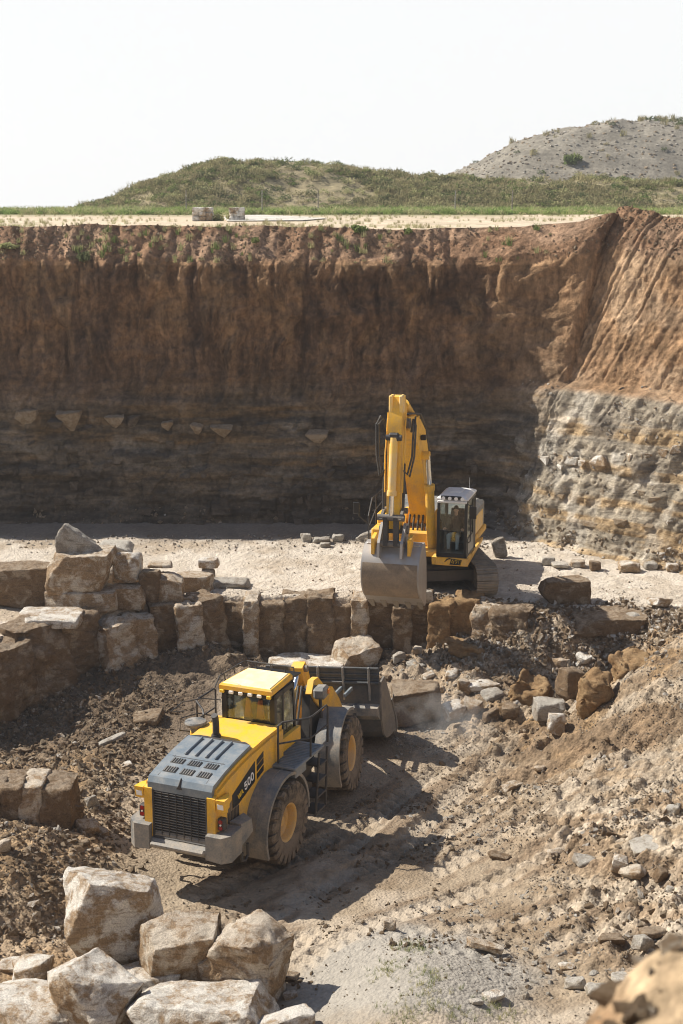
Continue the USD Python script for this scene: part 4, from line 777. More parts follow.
on_wall('ledge_stones', 5000, 20, 118, lambda v: (v[:, 0] > 6.8) * smoothstep(.45, .6, nz(v[:, 0] + v[:, 2], v[:, 1], .7, 222)), (.03, .22), ['clod_tan', 'rock_pale', 'rock_grey'], 16)

# ------------------------------------------------------------------ plants
def tuft(seed, n=12, h=1.0, spread=.35, w=.035, lean=.5):
    rg = np.random.default_rng(seed); v, f = [], []
    for i in range(n):
        a = rg.uniform(0, 6.28); r = spread * rg.random() ** .5; b = np.array([r * math.cos(a), r * math.sin(a), 0]); L = h * rg.uniform(.5, 1)
        o = rg.normal(size=2) * lean * L * .5; t = np.array([math.cos(a + 1.57), math.sin(a + 1.57), 0]) * w
        k = len(v); v += [b - t, b + t, b + [o[0] * .4, o[1] * .4, L * .6] + t * .8, b + [o[0] * .4, o[1] * .4, L * .6] - t * .8, b + [o[0], o[1], L]]
        f += [(k, k + 1, k + 2), (k, k + 2, k + 3), (k + 3, k + 2, k + 4)]
    return trimesh.Trimesh(v, f, process=False)
def bush(seed, n=70, leaf_=.11, squash=.8):
    rg = np.random.default_rng(seed); v, f = [], []
    for i in range(n):
        d = rg.normal(size=3); d /= np.linalg.norm(d); d[2] = abs(d[2]) * squash; c = d * rg.uniform(.25, .5) * (1 + .35 * math.sin(3 * d[0] + seed) * d[1]) + [0, 0, .06]
        a, b = rg.normal(size=3), rg.normal(size=3); a *= leaf_ / np.linalg.norm(a) * rg.uniform(.5, 1.2); b *= leaf_ * .6 / np.linalg.norm(b)
        k = len(v); v += [c - a, c + b, c + a, c - b]; f += [(k, k + 1, k + 2), (k, k + 2, k + 3)]
    return trimesh.Trimesh(v, f, process=False)
def plants(name, n, sampler, items, size, seed, aspect=(1, 1)):
    rg = np.random.default_rng(seed); pos, keep = sampler(rg, n); pos = pos[keep]; n = len(pos)
    s = rg.uniform(*size, n); a = rg.uniform(0, np.pi, n)
    instancer(name, items, pos, rg.integers(0, len(items), n), np.c_[s, s, s * rg.uniform(*aspect, n)], np.c_[np.cos(a), 0 * a, 0 * a, np.sin(a)])
def on_mound(rg, n):
    x, y = rg.uniform(-30, 42, n), rg.uniform(106, 122, n); z = mound_z(x, y)
    return np.c_[x, y, z - .05], (rg.random(n) < .15 + .85 * smoothstep(.38, .6, nz(x, y, .25, 210))) & (z > 14.1)
plants('bank_scrub', 15000, on_mound, [(bush(1, 90, .08), 'leaf_dark'), (bush(2, 90, .08), 'leaf_dry'), (bush(3, 90, .08), 'leaf_green'), (bush(4, 90, .07), 'leaf_dry'), (bush(7, 90, .07), 'grass_pale'), (tuft(6, 26, .7, .5, .03, .9), 'leaf_dry')], (.45, 1.3), 31, (.5, 1.0))
def on_strip(rg, n):
    x, y = rg.uniform(-34, 36, n), rg.uniform(94, 107, n)
    return np.c_[x, y, field_z(y)], rg.random(n) < .35 + .65 * smoothstep(.35, .55, nz(x, y, .3, 211))
plants('grass_strip', 9000, on_strip, [(bush(11), 'strip_green'), (tuft(12, 30, .8, .5, .035, .8), 'strip_green'), (tuft(13, 30, .8, .5, .035, .8), 'grass_pale'), (bush(14), 'strip_green'), (bush(15, 90, .08), 'grass_pale')], (.4, .9), 32, (.5, .95))
def on_heap(rg, n):
    x, y = rg.uniform(14, 86, n), rg.uniform(152, 184, n); z = heap_z(x, y)
    return np.c_[x, y, z - .05], (rg.random(n) < .04 + .5 * smoothstep(.54, .7, nz(x, y, .09, 212)) * smoothstep(28, 40, x) + .5 * smoothstep(174, 180, y) * smoothstep(26, 34, x)) & (z > 14)
plants('heap_scrub', 3500, on_heap, [(bush(21), 'leaf_dark'), (bush(22), 'leaf_dry'), (tuft(23, 26, .9, .45), 'leaf_dry')], (.5, 1.3), 33, (.6, 1.2))
def on_heap_stones(rg, n):
    x, y = rg.uniform(12, 86, n), rg.uniform(152, 184, n); return np.c_[x, y, heap_z(x, y)], rg.random(n) < .9
plants('heap_stones', 5000, on_heap_stones, [(pebble(71), 'rock_grey'), (pebble(72), 'clod_tan'), (pebble(73), 'wall_stone')], (.15, .6), 34, (.6, 1.2))
def on_rim(rg, n):
    i = rg.integers(0, len(rim), n); v = WV[i, rg.integers(194, 219, n)]; return v, (rg.random(n) < smoothstep(.5, .68, nz(v[:, 0], v[:, 1] * 0, .35, 213))) & (v[:, 0] < 9)
plants('rim_weeds', 550, on_rim, [(tuft(24, 20, 1, .4), 'leaf_green'), (tuft(25, 20, 1, .4), 'grass_pale'), (bush(26), 'leaf_dry')], (.15, .4), 35)
def on_field(rg, n):
    x, y = rg.uniform(-22, 22, n), 57.6 + 40 * rg.random(n) ** 2; return np.c_[x, y, field_z(y)], rg.random(n) < smoothstep(.5, .6, nz(x, y, .3, 214))
plants('field_stubble', 2500, on_field, [(tuft(27, 24, 1, .5, .02), 'leaf_dry'), (tuft(28, 24, 1, .5, .02), 'grass_pale')], (.12, .25), 36)
def on_gravel_mound(rg, n):
    c = np.array([hit(px, py)[:2] for px, py in ((425, 990), (414, 948), (404, 1016), (448, 1012), (386, 970), (498, 1012), (430, 975))]); i = rg.integers(0, len(c), n)
    p = c[i] + rg.normal(scale=.22, size=(n, 2)); return np.c_[p, ground_z(p[:, 0], p[:, 1])], rg.random(n) < .9
plants('mound_grass', 420, on_gravel_mound, [(tuft(41, 9, .8, .3, .025, .9), 'grass_pale'), (tuft(42, 9, .8, .3, .025, .9), 'leaf_green')], (.06, .15), 37)
def shrub(px, py, w, h, label, mk, name='shrub', cat='shrub', spot=None):
    p = wall_spot(px, py)[0] if spot is None else spot; s = scale_at(p)
    rg = np.random.default_rng(px); ms = []
    for i in range(7): ms.append(mv(bush(px + i, 60, .2, 1).apply_scale([w / s * .62, w / s * .62, h / s * .9]), (rg.normal() * w / s * .22, rg.normal() * .15, rg.uniform(0, .3) * h / s)))
    t = thing(name, label, cat, p - [0, 0, .05])
    part(t, 'stem', join([cyl((0, 0, -.1), (.05, 0, h / s * .5), .03, .015, 5), cyl((0, 0, 0), (-.1, .03, h / s * .5), .02, .01, 5)]), 'leaf_dry'); part(t, 'foliage', join(ms), mk, False)
shrub(358, 232, 15, 12, 'bright green shrub growing on the rim above the excavator', 'leaf_green')
shrub(408, 234, 9, 9, 'small green weed clump on the rim right of the bright green shrub', 'leaf_green')
shrub(84, 262, 11, 16, 'dark green bush hanging below the rim at the left', 'leaf_dark')
shrub(10, 248, 20, 8, 'low pale green weeds on the rim at the left picture edge', 'grass_pale')
shrub(255, 243, 9, 9, 'small green weed on the rim left of the middle', 'leaf_green')
shrub(572, 170, 16, 15, 'lone bright green bush on the flank of the grey spoil heap', 'leaf_green', spot=np.array([atY(572, 168, 166)[0], 166.0, float(heap_z(np.array([atY(572, 168, 166)[0]]), np.array([166.0]))[0])]))
shrub(131, 211, 14, 8, 'dark green bush at the field edge left of the two stone cubes', 'leaf_dark', spot=np.r_[atY(131, 210, 95)[:2], 14.1])
shrub(314, 211, 18, 9, 'rounded dark green bush at the field edge right of the two stone cubes', 'leaf_dark', spot=np.r_[atY(314, 210, 95)[:2], 14.1])
shrub(219, 222, 14, 10, 'dry yellow grass clump between the two stone cubes', 'grass_pale', name='grass_clump', cat='dry grass', spot=at_field(220, 221))
for px_, lb in ((203, 'squarer of the two grey stone cubes on the field, the left one'), (237, 'rounder of the two grey stone cubes on the field, the right one')):
    p = at_field(px_, 221); s = scale_at(p); t = thing('stone_cube', lb, 'stone block', p)
    rg = np.random.default_rng(px_); W = (20 if px_ == 203 else 15) / s
    for r_ in range(3):
        for c_ in range(3):
            part(t, 'stone', mv(rock_mesh((W / 3 * 1.02, .8, 13 / s / 3 * 1.04), px_ * 10 + r_ * 3 + c_, .12, -1, .95, .05), ((c_ - 1) * W / 3, rg.normal() * .03, r_ * 13 / s / 3)), 'rock_pale', 50)
for k, px_ in enumerate((186, 262, 318, 455, 512)):
    t = cyl(np.r_[atY(px_, 205, 96)[:2], 14.0], np.r_[atY(px_, 205, 96)[:2] + [.02, 0], 15.7], .04, .035, 6)
    tag(stage.GetPrimAtPath(part('', 'fence_post', t, 'rock_grey')), 'thin weathered post standing in the green strip behind the field', 'post', 'thin posts along the field edge')

# ------------------------------------------------------------------ wheels, shared
def tyre_mesh(R=.97, W=.72, lug=.075, n=22, side=1):
    """a deep-lugged earthmover tyre round the y axis at the origin"""
    r0 = R - lug; h = W / 2
    prof = [(.44, -h * .70), (.47, -h * .82), (.56, -h * .96), (.74, -h), (r0 - .07, -h * .96), (r0 - .02, -h * .86), (r0, -h * .6), (r0 + .005, 0), (r0, h * .6), (r0 - .02, h * .86), (r0 - .07, h * .96), (.74, h), (.56, h * .96), (.47, h * .82), (.44, h * .70), (.44, -h * .70)]
    ms = [lathe(prof, 72)]
    for k in range(n):
        for s in (-1, 1):
            a0 = 2 * math.pi * (k + (.5 if s > 0 else 0)) / n; pts = []
            for (yy, da, wd) in ((.03, .17, .05), (.55, .07, .07), (.9, 0, .085), (1.03, -.02, .085)):
                for dz in (-.09, 0):
                    for sg in (-1, 1):
                        rr = R - (.05 if yy > 1 else 0) + (dz if dz else 0) * (1.0 if yy < 1 else 2.4)
                        a = a0 + da + sg * wd * (1.0 if dz == 0 else 1.15)
                        pts.append((rr * math.cos(a), s * yy * h, rr * math.sin(a)))
            ms.append(hull(pts[:12])); ms.append(hull(pts[8:]))
    return join(ms)
TYRE = tyre_mesh()
def wheel(t, cx, cy, side, cz=.95):
    at_ = (cx, cy, cz)
    w = part(t, 'wheel', mv(lathe([(.10, -side * .02), (.26, -side * .02), (.29, side * .05), (.36, side * .10), (.395, side * .24), (.43, side * .275), (.46, side * .285), (.46, side * .24), (.44, -side * .25), (.40, -side * .25), (.1, -side * .2)], 40), at_), 'rim_yellow', 40)
    part(w, 'tyre', mv(TYRE, at_), 'rubber', 30)
    part(w, 'hub', mv(lathe([(0, side * .13), (.11, side * .13), (.15, side * .09), (.17, side * .03), (.17, -side * .06), (0, -side * .06)], 28), at_), 'rim_yellow', 30)
    ms = [mv(cyl((.22 * math.cos(a), -side * .03, .22 * math.sin(a)), (.22 * math.cos(a), side * .015, .22 * math.sin(a)), .02, .018, 6), at_) for a in np.arange(16) * math.pi / 8]
    part(w, 'wheel_nuts', join(ms), 'rim_yellow', False)

# ------------------------------------------------------------------ wheel loader (x forward, y left, z up, origin below the rear axle)
HEAD = 23.0
L = thing('wheel_loader', 'large yellow and grey wheel loader with a dark bucket, on the lower pit floor', 'wheel loader', (-2.56, 31.3, 0.0), 90 - HEAD)
# rear unit
part(L, 'rear_frame', [box(-2.0, 1.8, -.5, .5, .75, 1.35), box(1.4, 2.15, -.28, .28, .6, 1.0), box(1.4, 2.15, -.28, .28, 1.35, 1.7), cyl((0, -1.2, .95), (0, 1.2, .95), .2, .2, 14), box(-.35, .35, -.4, .4, .6, 1.3, .1)], 'dark_paint')
for s in (-1, 1): wheel(L, 0, s * 1.16, s)
cw = part(L, 'counterweight', [box(-2.62, -2.3, -.75, .75, 1.06, 1.3, .05), box(-2.5, -2.1, -1.0, 1.0, 1.0, 1.45, .05)], 'grey_paint')
for s in (-1, 1):
    pts = [(-2.66, s * .70, z) for z in (1.06, 1.62)] + [(-2.66, s * 1.08, z) for z in (1.03, 1.62)] + [(-2.5, s * 1.26, z) for z in (1.03, 1.65)] + [(-2.0, s * 1.26, z) for z in (1.06, 1.67)] + [(-2.0, s * .75, z) for z in (1.0, 1.66)] + [(-2.4, s * .7, 1.64)]
    part(cw, 'bumper_block', hull(pts), 'grey_paint', 25)
    part(cw, 'bumper_side', hull([(x, s * y, z) for x, y, z in ((-1.98, 1.25, 1.2), (-1.98, 1.23, 1.7), (-1.98, .95, 1.1), (-1.98, .95, 1.72), (-1.5, 1.28, 1.35), (-1.5, 1.25, 1.64), (-1.4, 1.0, 1.25), (-1.4, 1.0, 1.7))]), 'grey_paint', 25)
    part(cw, 'tow_hook', [tube([(-1.9, s * 1.2, 1.0), (-1.9, s * 1.2, .8), (-1.75, s * 1.2, .74), (-1.62, s * 1.2, .82), (-1.62, s * 1.2, 1.1)], .035, 8)], 'dark_paint')
part(cw, 'bumper_lip', box(-2.70, -2.55, -.68, .68, 1.13, 1.25, .04), 'grey_paint')
# engine hood
hp = [(-2.36, 1.2), (-2.42, 2.4), (-2.36, 2.6), (-1.9, 2.73), (-1.3, 2.83), (-.7, 2.89), (-.1, 2.92), (.95, 2.92), (.95, 1.35), (-.6, 1.35), (-1.0, 1.2)]
hood = part(L, 'engine_hood', prism(hp, -.84, .84), 'yellow_paint', 30)
for s in (-1, 1):   # rounded flanks stand out from the hood
    fl = [(-2.40, 1.22), (-2.45, 2.3), (-2.38, 2.54), (-1.9, 2.65), (-1.3, 2.74), (-.7, 2.80), (.3, 2.84), (.9, 2.84), (.9, 1.9), (-.4, 1.85), (-1.0, 1.3)]
    part(hood, 'side_panel', prism(fl, *sorted((s * .80, s * .90))), 'yellow_paint', 30)
    part(hood, 'corner_post', hull([(x, s * y, z) for x in (-2.52, -2.25) for y in (.68, .88) for z in (1.2, 2.44)] + [(-2.3, s * .86, 2.52), (-2.3, s * .7, 2.52)]), 'yellow_paint', 25)
cover = prism([(-2.50, 2.40), (-2.5, 2.58), (-2.42, 2.70), (-1.9, 2.82), (-1.3, 2.92), (-.8, 2.975), (-.62, 2.985), (-.60, 2.85), (-1.3, 2.78), (-2.38, 2.55), (-2.40, 2.4)], -.80, .80)
hc = part(hood, 'hood_cover', cover, 'hood_grey', 30)
part(hood, 'hood_cover', [hull([(-.62, -.80, 2.86), (-.62, .80, 2.86), (-.62, -.80, 2.98), (-.62, .80, 2.98), (-.45, -.6, 2.96), (-.45, .6, 2.96), (-.35, -.55, 2.9), (-.35, .55, 2.9)])], 'dark_paint', 25)
def on_cover(x0, x1, y0, y1, t, z0=2.96, sl=.24, b=.01):
    m = box(x0, x1, y0, y1, 0, t, b); v = m.vertices; cx_ = np.array([-2.42, -1.9, -1.3, -.8, -.6]); cz_ = np.array([2.70, 2.82, 2.92, 2.975, 2.985])
    v = v + np.c_[0 * v[:, 0], 0 * v[:, 0], np.interp(v[:, 0], cx_, cz_) - .004]; return trimesh.Trimesh(v, m.faces, process=False)
for y in (-.42, 0, .42):
    for x in (-2.12, -1.78):
        vt = part(hc, 'louvre', on_cover(x - .10, x + .10, y - .16, y + .16, .018), 'dark_paint', 20)
        part(vt, 'louvre_bars', [on_cover(x - .095, x + .095, y + d - .012, y + d + .012, .035, b=.004) for d in (-.12, -.06, 0, .06, .12)], 'grey_paint', False)
for y in (-.36, -.12, .14, .4):
    part(hc, 'raised_rib', on_cover(-1.5, -.68, y - .035, y + .035, .06, b=.02), 'hood_grey', 25)
part(hc, 'panel_seam', [on_cover(-2.38, -1.56, y - .006, y + .006, .008, b=.002) for y in (-.6, .6)] + [on_cover(-1.62, -1.6, -.66, .66, .008, b=.002)], 'dark_paint', False)
part(hc, 'latch', hull([(-2.515, -.07, 2.52), (-2.515, .07, 2.52), (-2.515, 0, 2.62), (-2.49, -.07, 2.52), (-2.49, .07, 2.52), (-2.40, 0, 2.76), (-2.40, -.03, 2.7), (-2.40, .03, 2.7)]), 'dark_paint', False)
gr = part(L, 'grille', box(-2.47, -2.40, -.665, .665, 1.34, 2.41), 'black_print')
for k in range(17): part(gr, 'slat', box(-2.50, -2.465, -.64, .64, 1.38 + k * .061, 1.392 + k * .061, .003), 'grey_paint', False)
for k in range(8): part(gr, 'grille_bar', box(-2.512, -2.485, -.64 + k * .183 - .006, -.64 + k * .183 + .006, 1.36, 2.39, .003), 'dark_paint', False)
part(gr, 'grille_frame', [box(-2.53, -2.45, -.69, -.65, 1.30, 2.44), box(-2.53, -2.45, .65, .69, 1.30, 2.44), box(-2.53, -2.45, -.69, .69, 1.28, 1.34)], 'dark_paint')
# flank graphics: a black sloping plate with the size number, black slots, dusty louvres
def flank(poly, y0, y1): return prism(poly, y0, y1)
sl = .26
def sp(x, z): return (x, z + sl * (x + 1.2) * 1.0)
pl = part(hood, 'number_plate', flank([sp(-1.75, 1.98), sp(-.62, 1.98), sp(-.62, 2.46), sp(-1.75, 2.38)], -.908, -.895), 'black_print', False)
def letters(txt, h, x, z, y, ang, mk, parent, name, side=-1):
    m = meshkit.text_mesh(txt, h, .006, bold=True); v = m.vertices.copy(); c, s_ = math.cos(ang), math.sin(ang)
    X, Z = v[:, 0] * c - v[:, 1] * s_, v[:, 0] * s_ + v[:, 1] * c
    part(parent, name, flip_out(trimesh.Trimesh(np.c_[x + X, np.full(len(v), y) - v[:, 2], z + Z], m.faces, process=False)), mk, False)
letters('WA', .12, -1.48, 2.02, -.908, sl, 'yellow_print', pl, 'lettering'); letters('500', .19, -1.16, 2.10, -.908, sl, 'white_print', pl, 'lettering')
part(pl, 'side_stripe', flank([sp(-1.95, 1.96), sp(-1.77, 1.96), sp(-1.77, 2.28), sp(-1.95, 2.24)], -.906, -.895), 'louvre_tan', False)
for z in (2.0, 2.18, 2.34): part(hood, 'air_slot', flank([sp(-.52, z - .04), sp(-.18, z - .04), sp(-.18, z + .09), sp(-.52, z + .09)], -.91, -.89), 'black_print', False)
for s in (-1, 1):
    lv_ = part(hood, 'side_louvre', box(-2.0, -1.45, *sorted((s * .895, s * .912)), 1.45, 1.92), 'louvre_tan', False)
    part(lv_, 'louvre_bars', [box(-1.98 + k * .07, -1.955 + k * .07, *sorted((s * .91, s * .925)), 1.47, 1.9, .004) for k in range(8)], 'dark_paint', False)
    lh = part(L, 'light_housing', hull([(x, s * y, z) for x, y, z in ((-2.48, .90, 2.16), (-2.48, 1.12, 2.16), (-2.54, .90, 2.44), (-2.54, 1.12, 2.44), (-2.0, .90, 2.16), (-2.0, .95, 2.42), (-2.25, 1.10, 2.2), (-2.25, 1.10, 2.43))]), 'yellow_paint', 20)
    part(lh, 'lens', hull([(x, s * y, z) for y in (.94, 1.08) for x, z in ((-2.508, 2.22), (-2.535, 2.34), (-2.49, 2.22), (-2.49, 2.34))]), 'lamp_lens', 20)
    tl = part(L, 'tail_lamp', box(-2.46, -2.3, *sorted((s * .90, s * 1.06)), 1.70, 1.98, .02), 'dark_paint')
    for z in (1.77, 1.91): part(tl, 'lens', rot(cyl((-2.475, s * .98, z), (-2.45, s * .98, z), .048, .048, 14), 0, (0, 0, 1)), 'red_lens')
    part(tl, 'reflector', cyl((-2.475, s * .98, 1.84), (-2.45, s * .98, 1.84), .022, .022, 10), 'lamp_lens')
    # rear fender, platform, steps
    f_ = part(L, 'rear_fender', [shell(0, .95, 1.18, .05, -4, 204, *sorted((s * .72, s * 1.44)), 28)], 'grey_paint', 25)
    part(f_, 'fender_skirt', shell(0, .95, 1.186, .075, -4, 204, *sorted((s * 1.42, s * 1.455)), 28), 'grey_paint', 25)
    part(f_, 'fender_ridge', [shell(0, .95, 1.195, .03, 60, 175, *sorted((s * yy, s * (yy + .04))), 14) for yy in (.88, 1.15)], 'grey_paint', 25)
    pf = part(L, 'platform', [box(.30, 1.95, *sorted((s * .72, s * 1.5)), 2.10, 2.17, .015), box(.4, 1.0, *sorted((s * .72, s * 1.46)), 1.86, 2.12, .03)], 'hood_grey')
    part(pf, 'grating', [box(.36 + k * .09, .375 + k * .09, *sorted((s * .76, s * 1.46)), 2.165, 2.185, .003) for k in range(17)], 'hood_grey', False)
    for k, z in enumerate((.62, 1.0, 1.38, 1.76)): part(L, 'step', [box(1.3 + .06 * k, 1.85 + .03 * k, *sorted((s * 1.2, s * 1.58)), z, z + .05, .01)], 'dark_paint')
    part(L, 'step_frame', [cyl((1.28, s * 1.56, .6), (1.5, s * 1.56, 2.12), .03, .03, 6), cyl((1.88, s * 1.56, .6), (1.98, s * 1.56, 2.12), .03, .03, 6), box(1.3, 1.9, *sorted((s * .6, s * 1.2)), .8, 2.1, .04)], 'dark_paint')
    hr = [tube([(.45, s * .98, 2.15), (.45, s * .98, 3.1), (.55, s * 1.05, 3.16), (1.05, s * 1.5, 3.16), (1.2, s * 1.53, 3.16), (2.0, s * 1.53, 3.16), (2.08, s * 1.53, 3.1), (2.08, s * 1.53, 2.2)], .026, 8), tube([(.45, s * .98, 2.65), (1.05, s * 1.5, 2.65), (1.2, s * 1.53, 2.65), (2.08, s * 1.53, 2.65)], .022, 8), cyl((1.1, s * 1.52, 2.18), (1.1, s * 1.52, 3.16), .024, .024, 8)]
    part(L, 'handrail', hr, 'dark_paint')
    part(L, 'yellow_apron', hull([(x, s * y, z) for x in (.9, 2.1) for y in (.66, .8) for z in (2.15, 2.5)]), 'yellow_paint', 20)
# cab
cabz0, cabz1, cx0, cx1, cw_ = 2.2, 3.66, .86, 1.98, .70
cab = part(L, 'cab', [box(cx0, cx1, -cw_, cw_, 1.7, 2.42, .04), box(.45, .95, -.8, .8, 2.3, 2.86, .06)], 'yellow_paint')
pil = []
for s in (-1, 1):
    pil += [hull([(cx0 + a, s * (cw_ - b), z) for a in (0, .12) for b in (0, .12) for z in (2.4, cabz1)]), hull([(1.3 + a, s * (cw_ - b), z) for a in (0, .08) for b in (0, .07) for z in (2.4, cabz1)]),
            hull([(1.86 + a + (.14 if z < 3 else 0), s * (cw_ - b), z) for a in (0, .09) for b in (0, .1) for z in (2.4, cabz1)]), box(cx0, cx1, *sorted((s * (cw_ - .08), s * cw_)), cabz1 - .12, cabz1, .01), box(cx0, cx1 + .1, *sorted((s * (cw_ - .07), s * (cw_ + .004))), 2.40, 2.5, .01)]
pil += [box(cx0, cx0 + .1, -cw_, cw_, cabz1 - .13, cabz1, .01), box(cx0, cx0 + .1, -cw_, cw_, 2.42, 2.92, .01), box(cx1 - .1, cx1, -cw_, cw_, cabz1 - .13, cabz1, .01)]
fr = part(cab, 'cab_frame', pil, 'black_print', 25)
part(cab, 'rear_window', box(cx0 + .03, cx0 + .05, -cw_ + .1, cw_ - .1, 2.9, cabz1 - .12, .003), 'window_glass', False)
part(cab, 'windscreen', hull([(1.92 + a + (.12 if z < 3 else 0), y, z) for a in (0, .02) for y in (-cw_ + .1, cw_ - .1) for z in (2.5, cabz1 - .1)]), 'window_glass', False)
for s in (-1, 1):
    part(cab, 'side_window', box(cx0 + .12, 1.3, *sorted((s * (cw_ - .03), s * (cw_ - .015))), 2.5, cabz1 - .12, .003), 'window_glass', False)
    part(cab, 'door_window', box(1.38, 1.92, *sorted((s * (cw_ - .03), s * (cw_ - .015))), 2.5, cabz1 - .12, .003), 'window_glass', False)
    part(cab, 'door_handle', tube([(1.42, s * (cw_ + .0), 2.6), (1.42, s * (cw_ + .05), 2.62), (1.42, s * (cw_ + .05), 2.82), (1.42, s * cw_, 2.84)], .012, 6), 'dark_paint')
roof = part(cab, 'roof', [hull([(x, s * y, z) for x, y in ((cx0 - .14, .70), (cx1 + .06, .62)) for s in (-1, 1) for z in (3.69, 3.79)] + [(x, s * y, 3.83) for x, y in ((cx0 - .11, .66), (cx1 + .03, .58)) for s in (-1, 1)])], 'yellow_paint', 20)
part(roof, 'roof_panel', [hull([(x, s * y, 3.82) for x, y in ((cx0 - .09, .64), (cx1 + .01, .56)) for s in (-1, 1)] + [(x, s * y, 3.85) for x, y in ((cx0 - .06, .61), (cx1 - .02, .53)) for s in (-1, 1)])], 'roof_glare_dusty', 20)  # added cream top sheet: carries the painted sun glare and the dust
part(cab, 'cab_floor', [box(cx0 + .06, cx1 - .02, -cw_ + .07, cw_ - .07, 2.40, 2.44, .01), box(cx0 + .1, cx0 + .3, -cw_ + .1, cw_ - .1, 2.44, 2.86, .02)], 'black_print')
part(roof, 'roof_liner', box(cx0 - .10, cx1 + .06, -.66, .66, 3.62, 3.692, .01), 'black_print')
for k in range(6): part(roof, 'work_light', box(cx0 - .17, cx0 - .11, -.62 + k * .248 - .055, -.62 + k * .248 + .055, 3.61, 3.685, .01), 'yellow_print' if k in (0, 5) else 'lamp_lens')
part(roof, 'roof_rail', [tube([(cx0 - .15, .80, 3.72), (cx0 + .1, .80, 3.92), (cx1, .72, 3.96), (cx1 + .14, .66, 3.96), (cx1 + .14, -.62, 3.96), (cx1 + .1, -.64, 3.84)], .02, 8)] + [cyl((cx1 + .12, y, 3.8), (cx1 + .14, y, 3.96), .016, .016, 6) for y in (-.4, 0, .4)] + [cyl((x, .72, 3.78), (x, .76, 3.94), .016, .016, 6) for x in (1.1, 1.6)], 'dark_paint')
part(roof, 'visor', hull([(cx1 + .1, y, z) for y in (-.6, .6) for z in (3.66, 3.74)] + [(cx1 + .55, y, 3.68) for y in (-.62, .62)] + [(cx1 + .55, y, 3.71) for y in (-.62, .62)]), 'black_print')
part(roof, 'antenna', cyl((cx0, .6, 3.8), (cx0 - .1, .62, 4.3), .008, .004, 5), 'black_print')
seat = part(cab, 'seat', [hull([(1.25 + a, y, z) for a in (0, .12) for y in (-.27, .27) for z in (2.75, 3.0)] + [(1.2, y, 3.4) for y in (-.2, .2)] + [(1.28, y, 3.4) for y in (-.2, .2)]), box(1.3, 1.62, -.27, .27, 2.62, 2.76, .05)], 'black_cloth')
for y in (-.16, .16): part(seat, 'seat_trim', hull([(1.15, y - .09, 2.9), (1.15, y + .09, 2.9), (1.15, y - .04, 3.35), (1.15, y + .04, 3.35), (1.22, y - .1, 2.9), (1.22, y + .1, 2.9), (1.21, y - .05, 3.38), (1.21, y + .05, 3.38)]), 'orange_cloth', False)
part(cab, 'steering_wheel', [mv(rot(lathe([(.19 + .018 * math.cos(a), .018 * math.sin(a)) for a in np.linspace(0, 2 * np.pi, 9)], 24, 'z'), -35, (0, 1, 0)), (1.68, 0, 3.0)), cyl((1.68, 0, 3.0), (1.8, 0, 2.5), .035, .05, 8)], 'black_print')
# exhaust, air pre-cleaner, mirrors
part(L, 'exhaust_stack', [tube([(-.3, .25, 2.88), (-.3, .25, 3.18), (-.32, .25, 3.36), (-.38, .25, 3.46)], [.085, .08, .08, .075], 14), cyl((-.3, .25, 2.86), (-.3, .25, 2.97), .13, .11, 14)], 'dark_paint')
pc = part(L, 'air_cleaner', cyl((.2, 1.06, 2.2), (.2, 1.06, 2.75), .14, .14, 16), 'yellow_paint')
part(pc, 'cleaner_bowl', mv(lathe([(0, 0), (.12, 0), (.13, .1), (.25, .16), (.27, .22), (.25, .26), (.1, .31), (0, .32)], 24, 'z'), (.2, 1.06, 2.75)), 'grey_paint', 40)
part(L, 'mirror_bracket', [tube([(.9, .8, 2.9), (.7, 1.25, 3.0), (.2, 1.45, 3.02), (.2, 1.5, 2.7), (.6, 1.3, 2.55)], .018, 6), tube([(1.0, .8, 3.3), (.8, 1.2, 3.35), (.45, 1.55, 3.32)], .016, 6), tube([(.45, 1.55, 3.32), (.0, 1.62, 3.22), (.1, 1.3, 3.25)], .014, 6)], 'dark_paint')
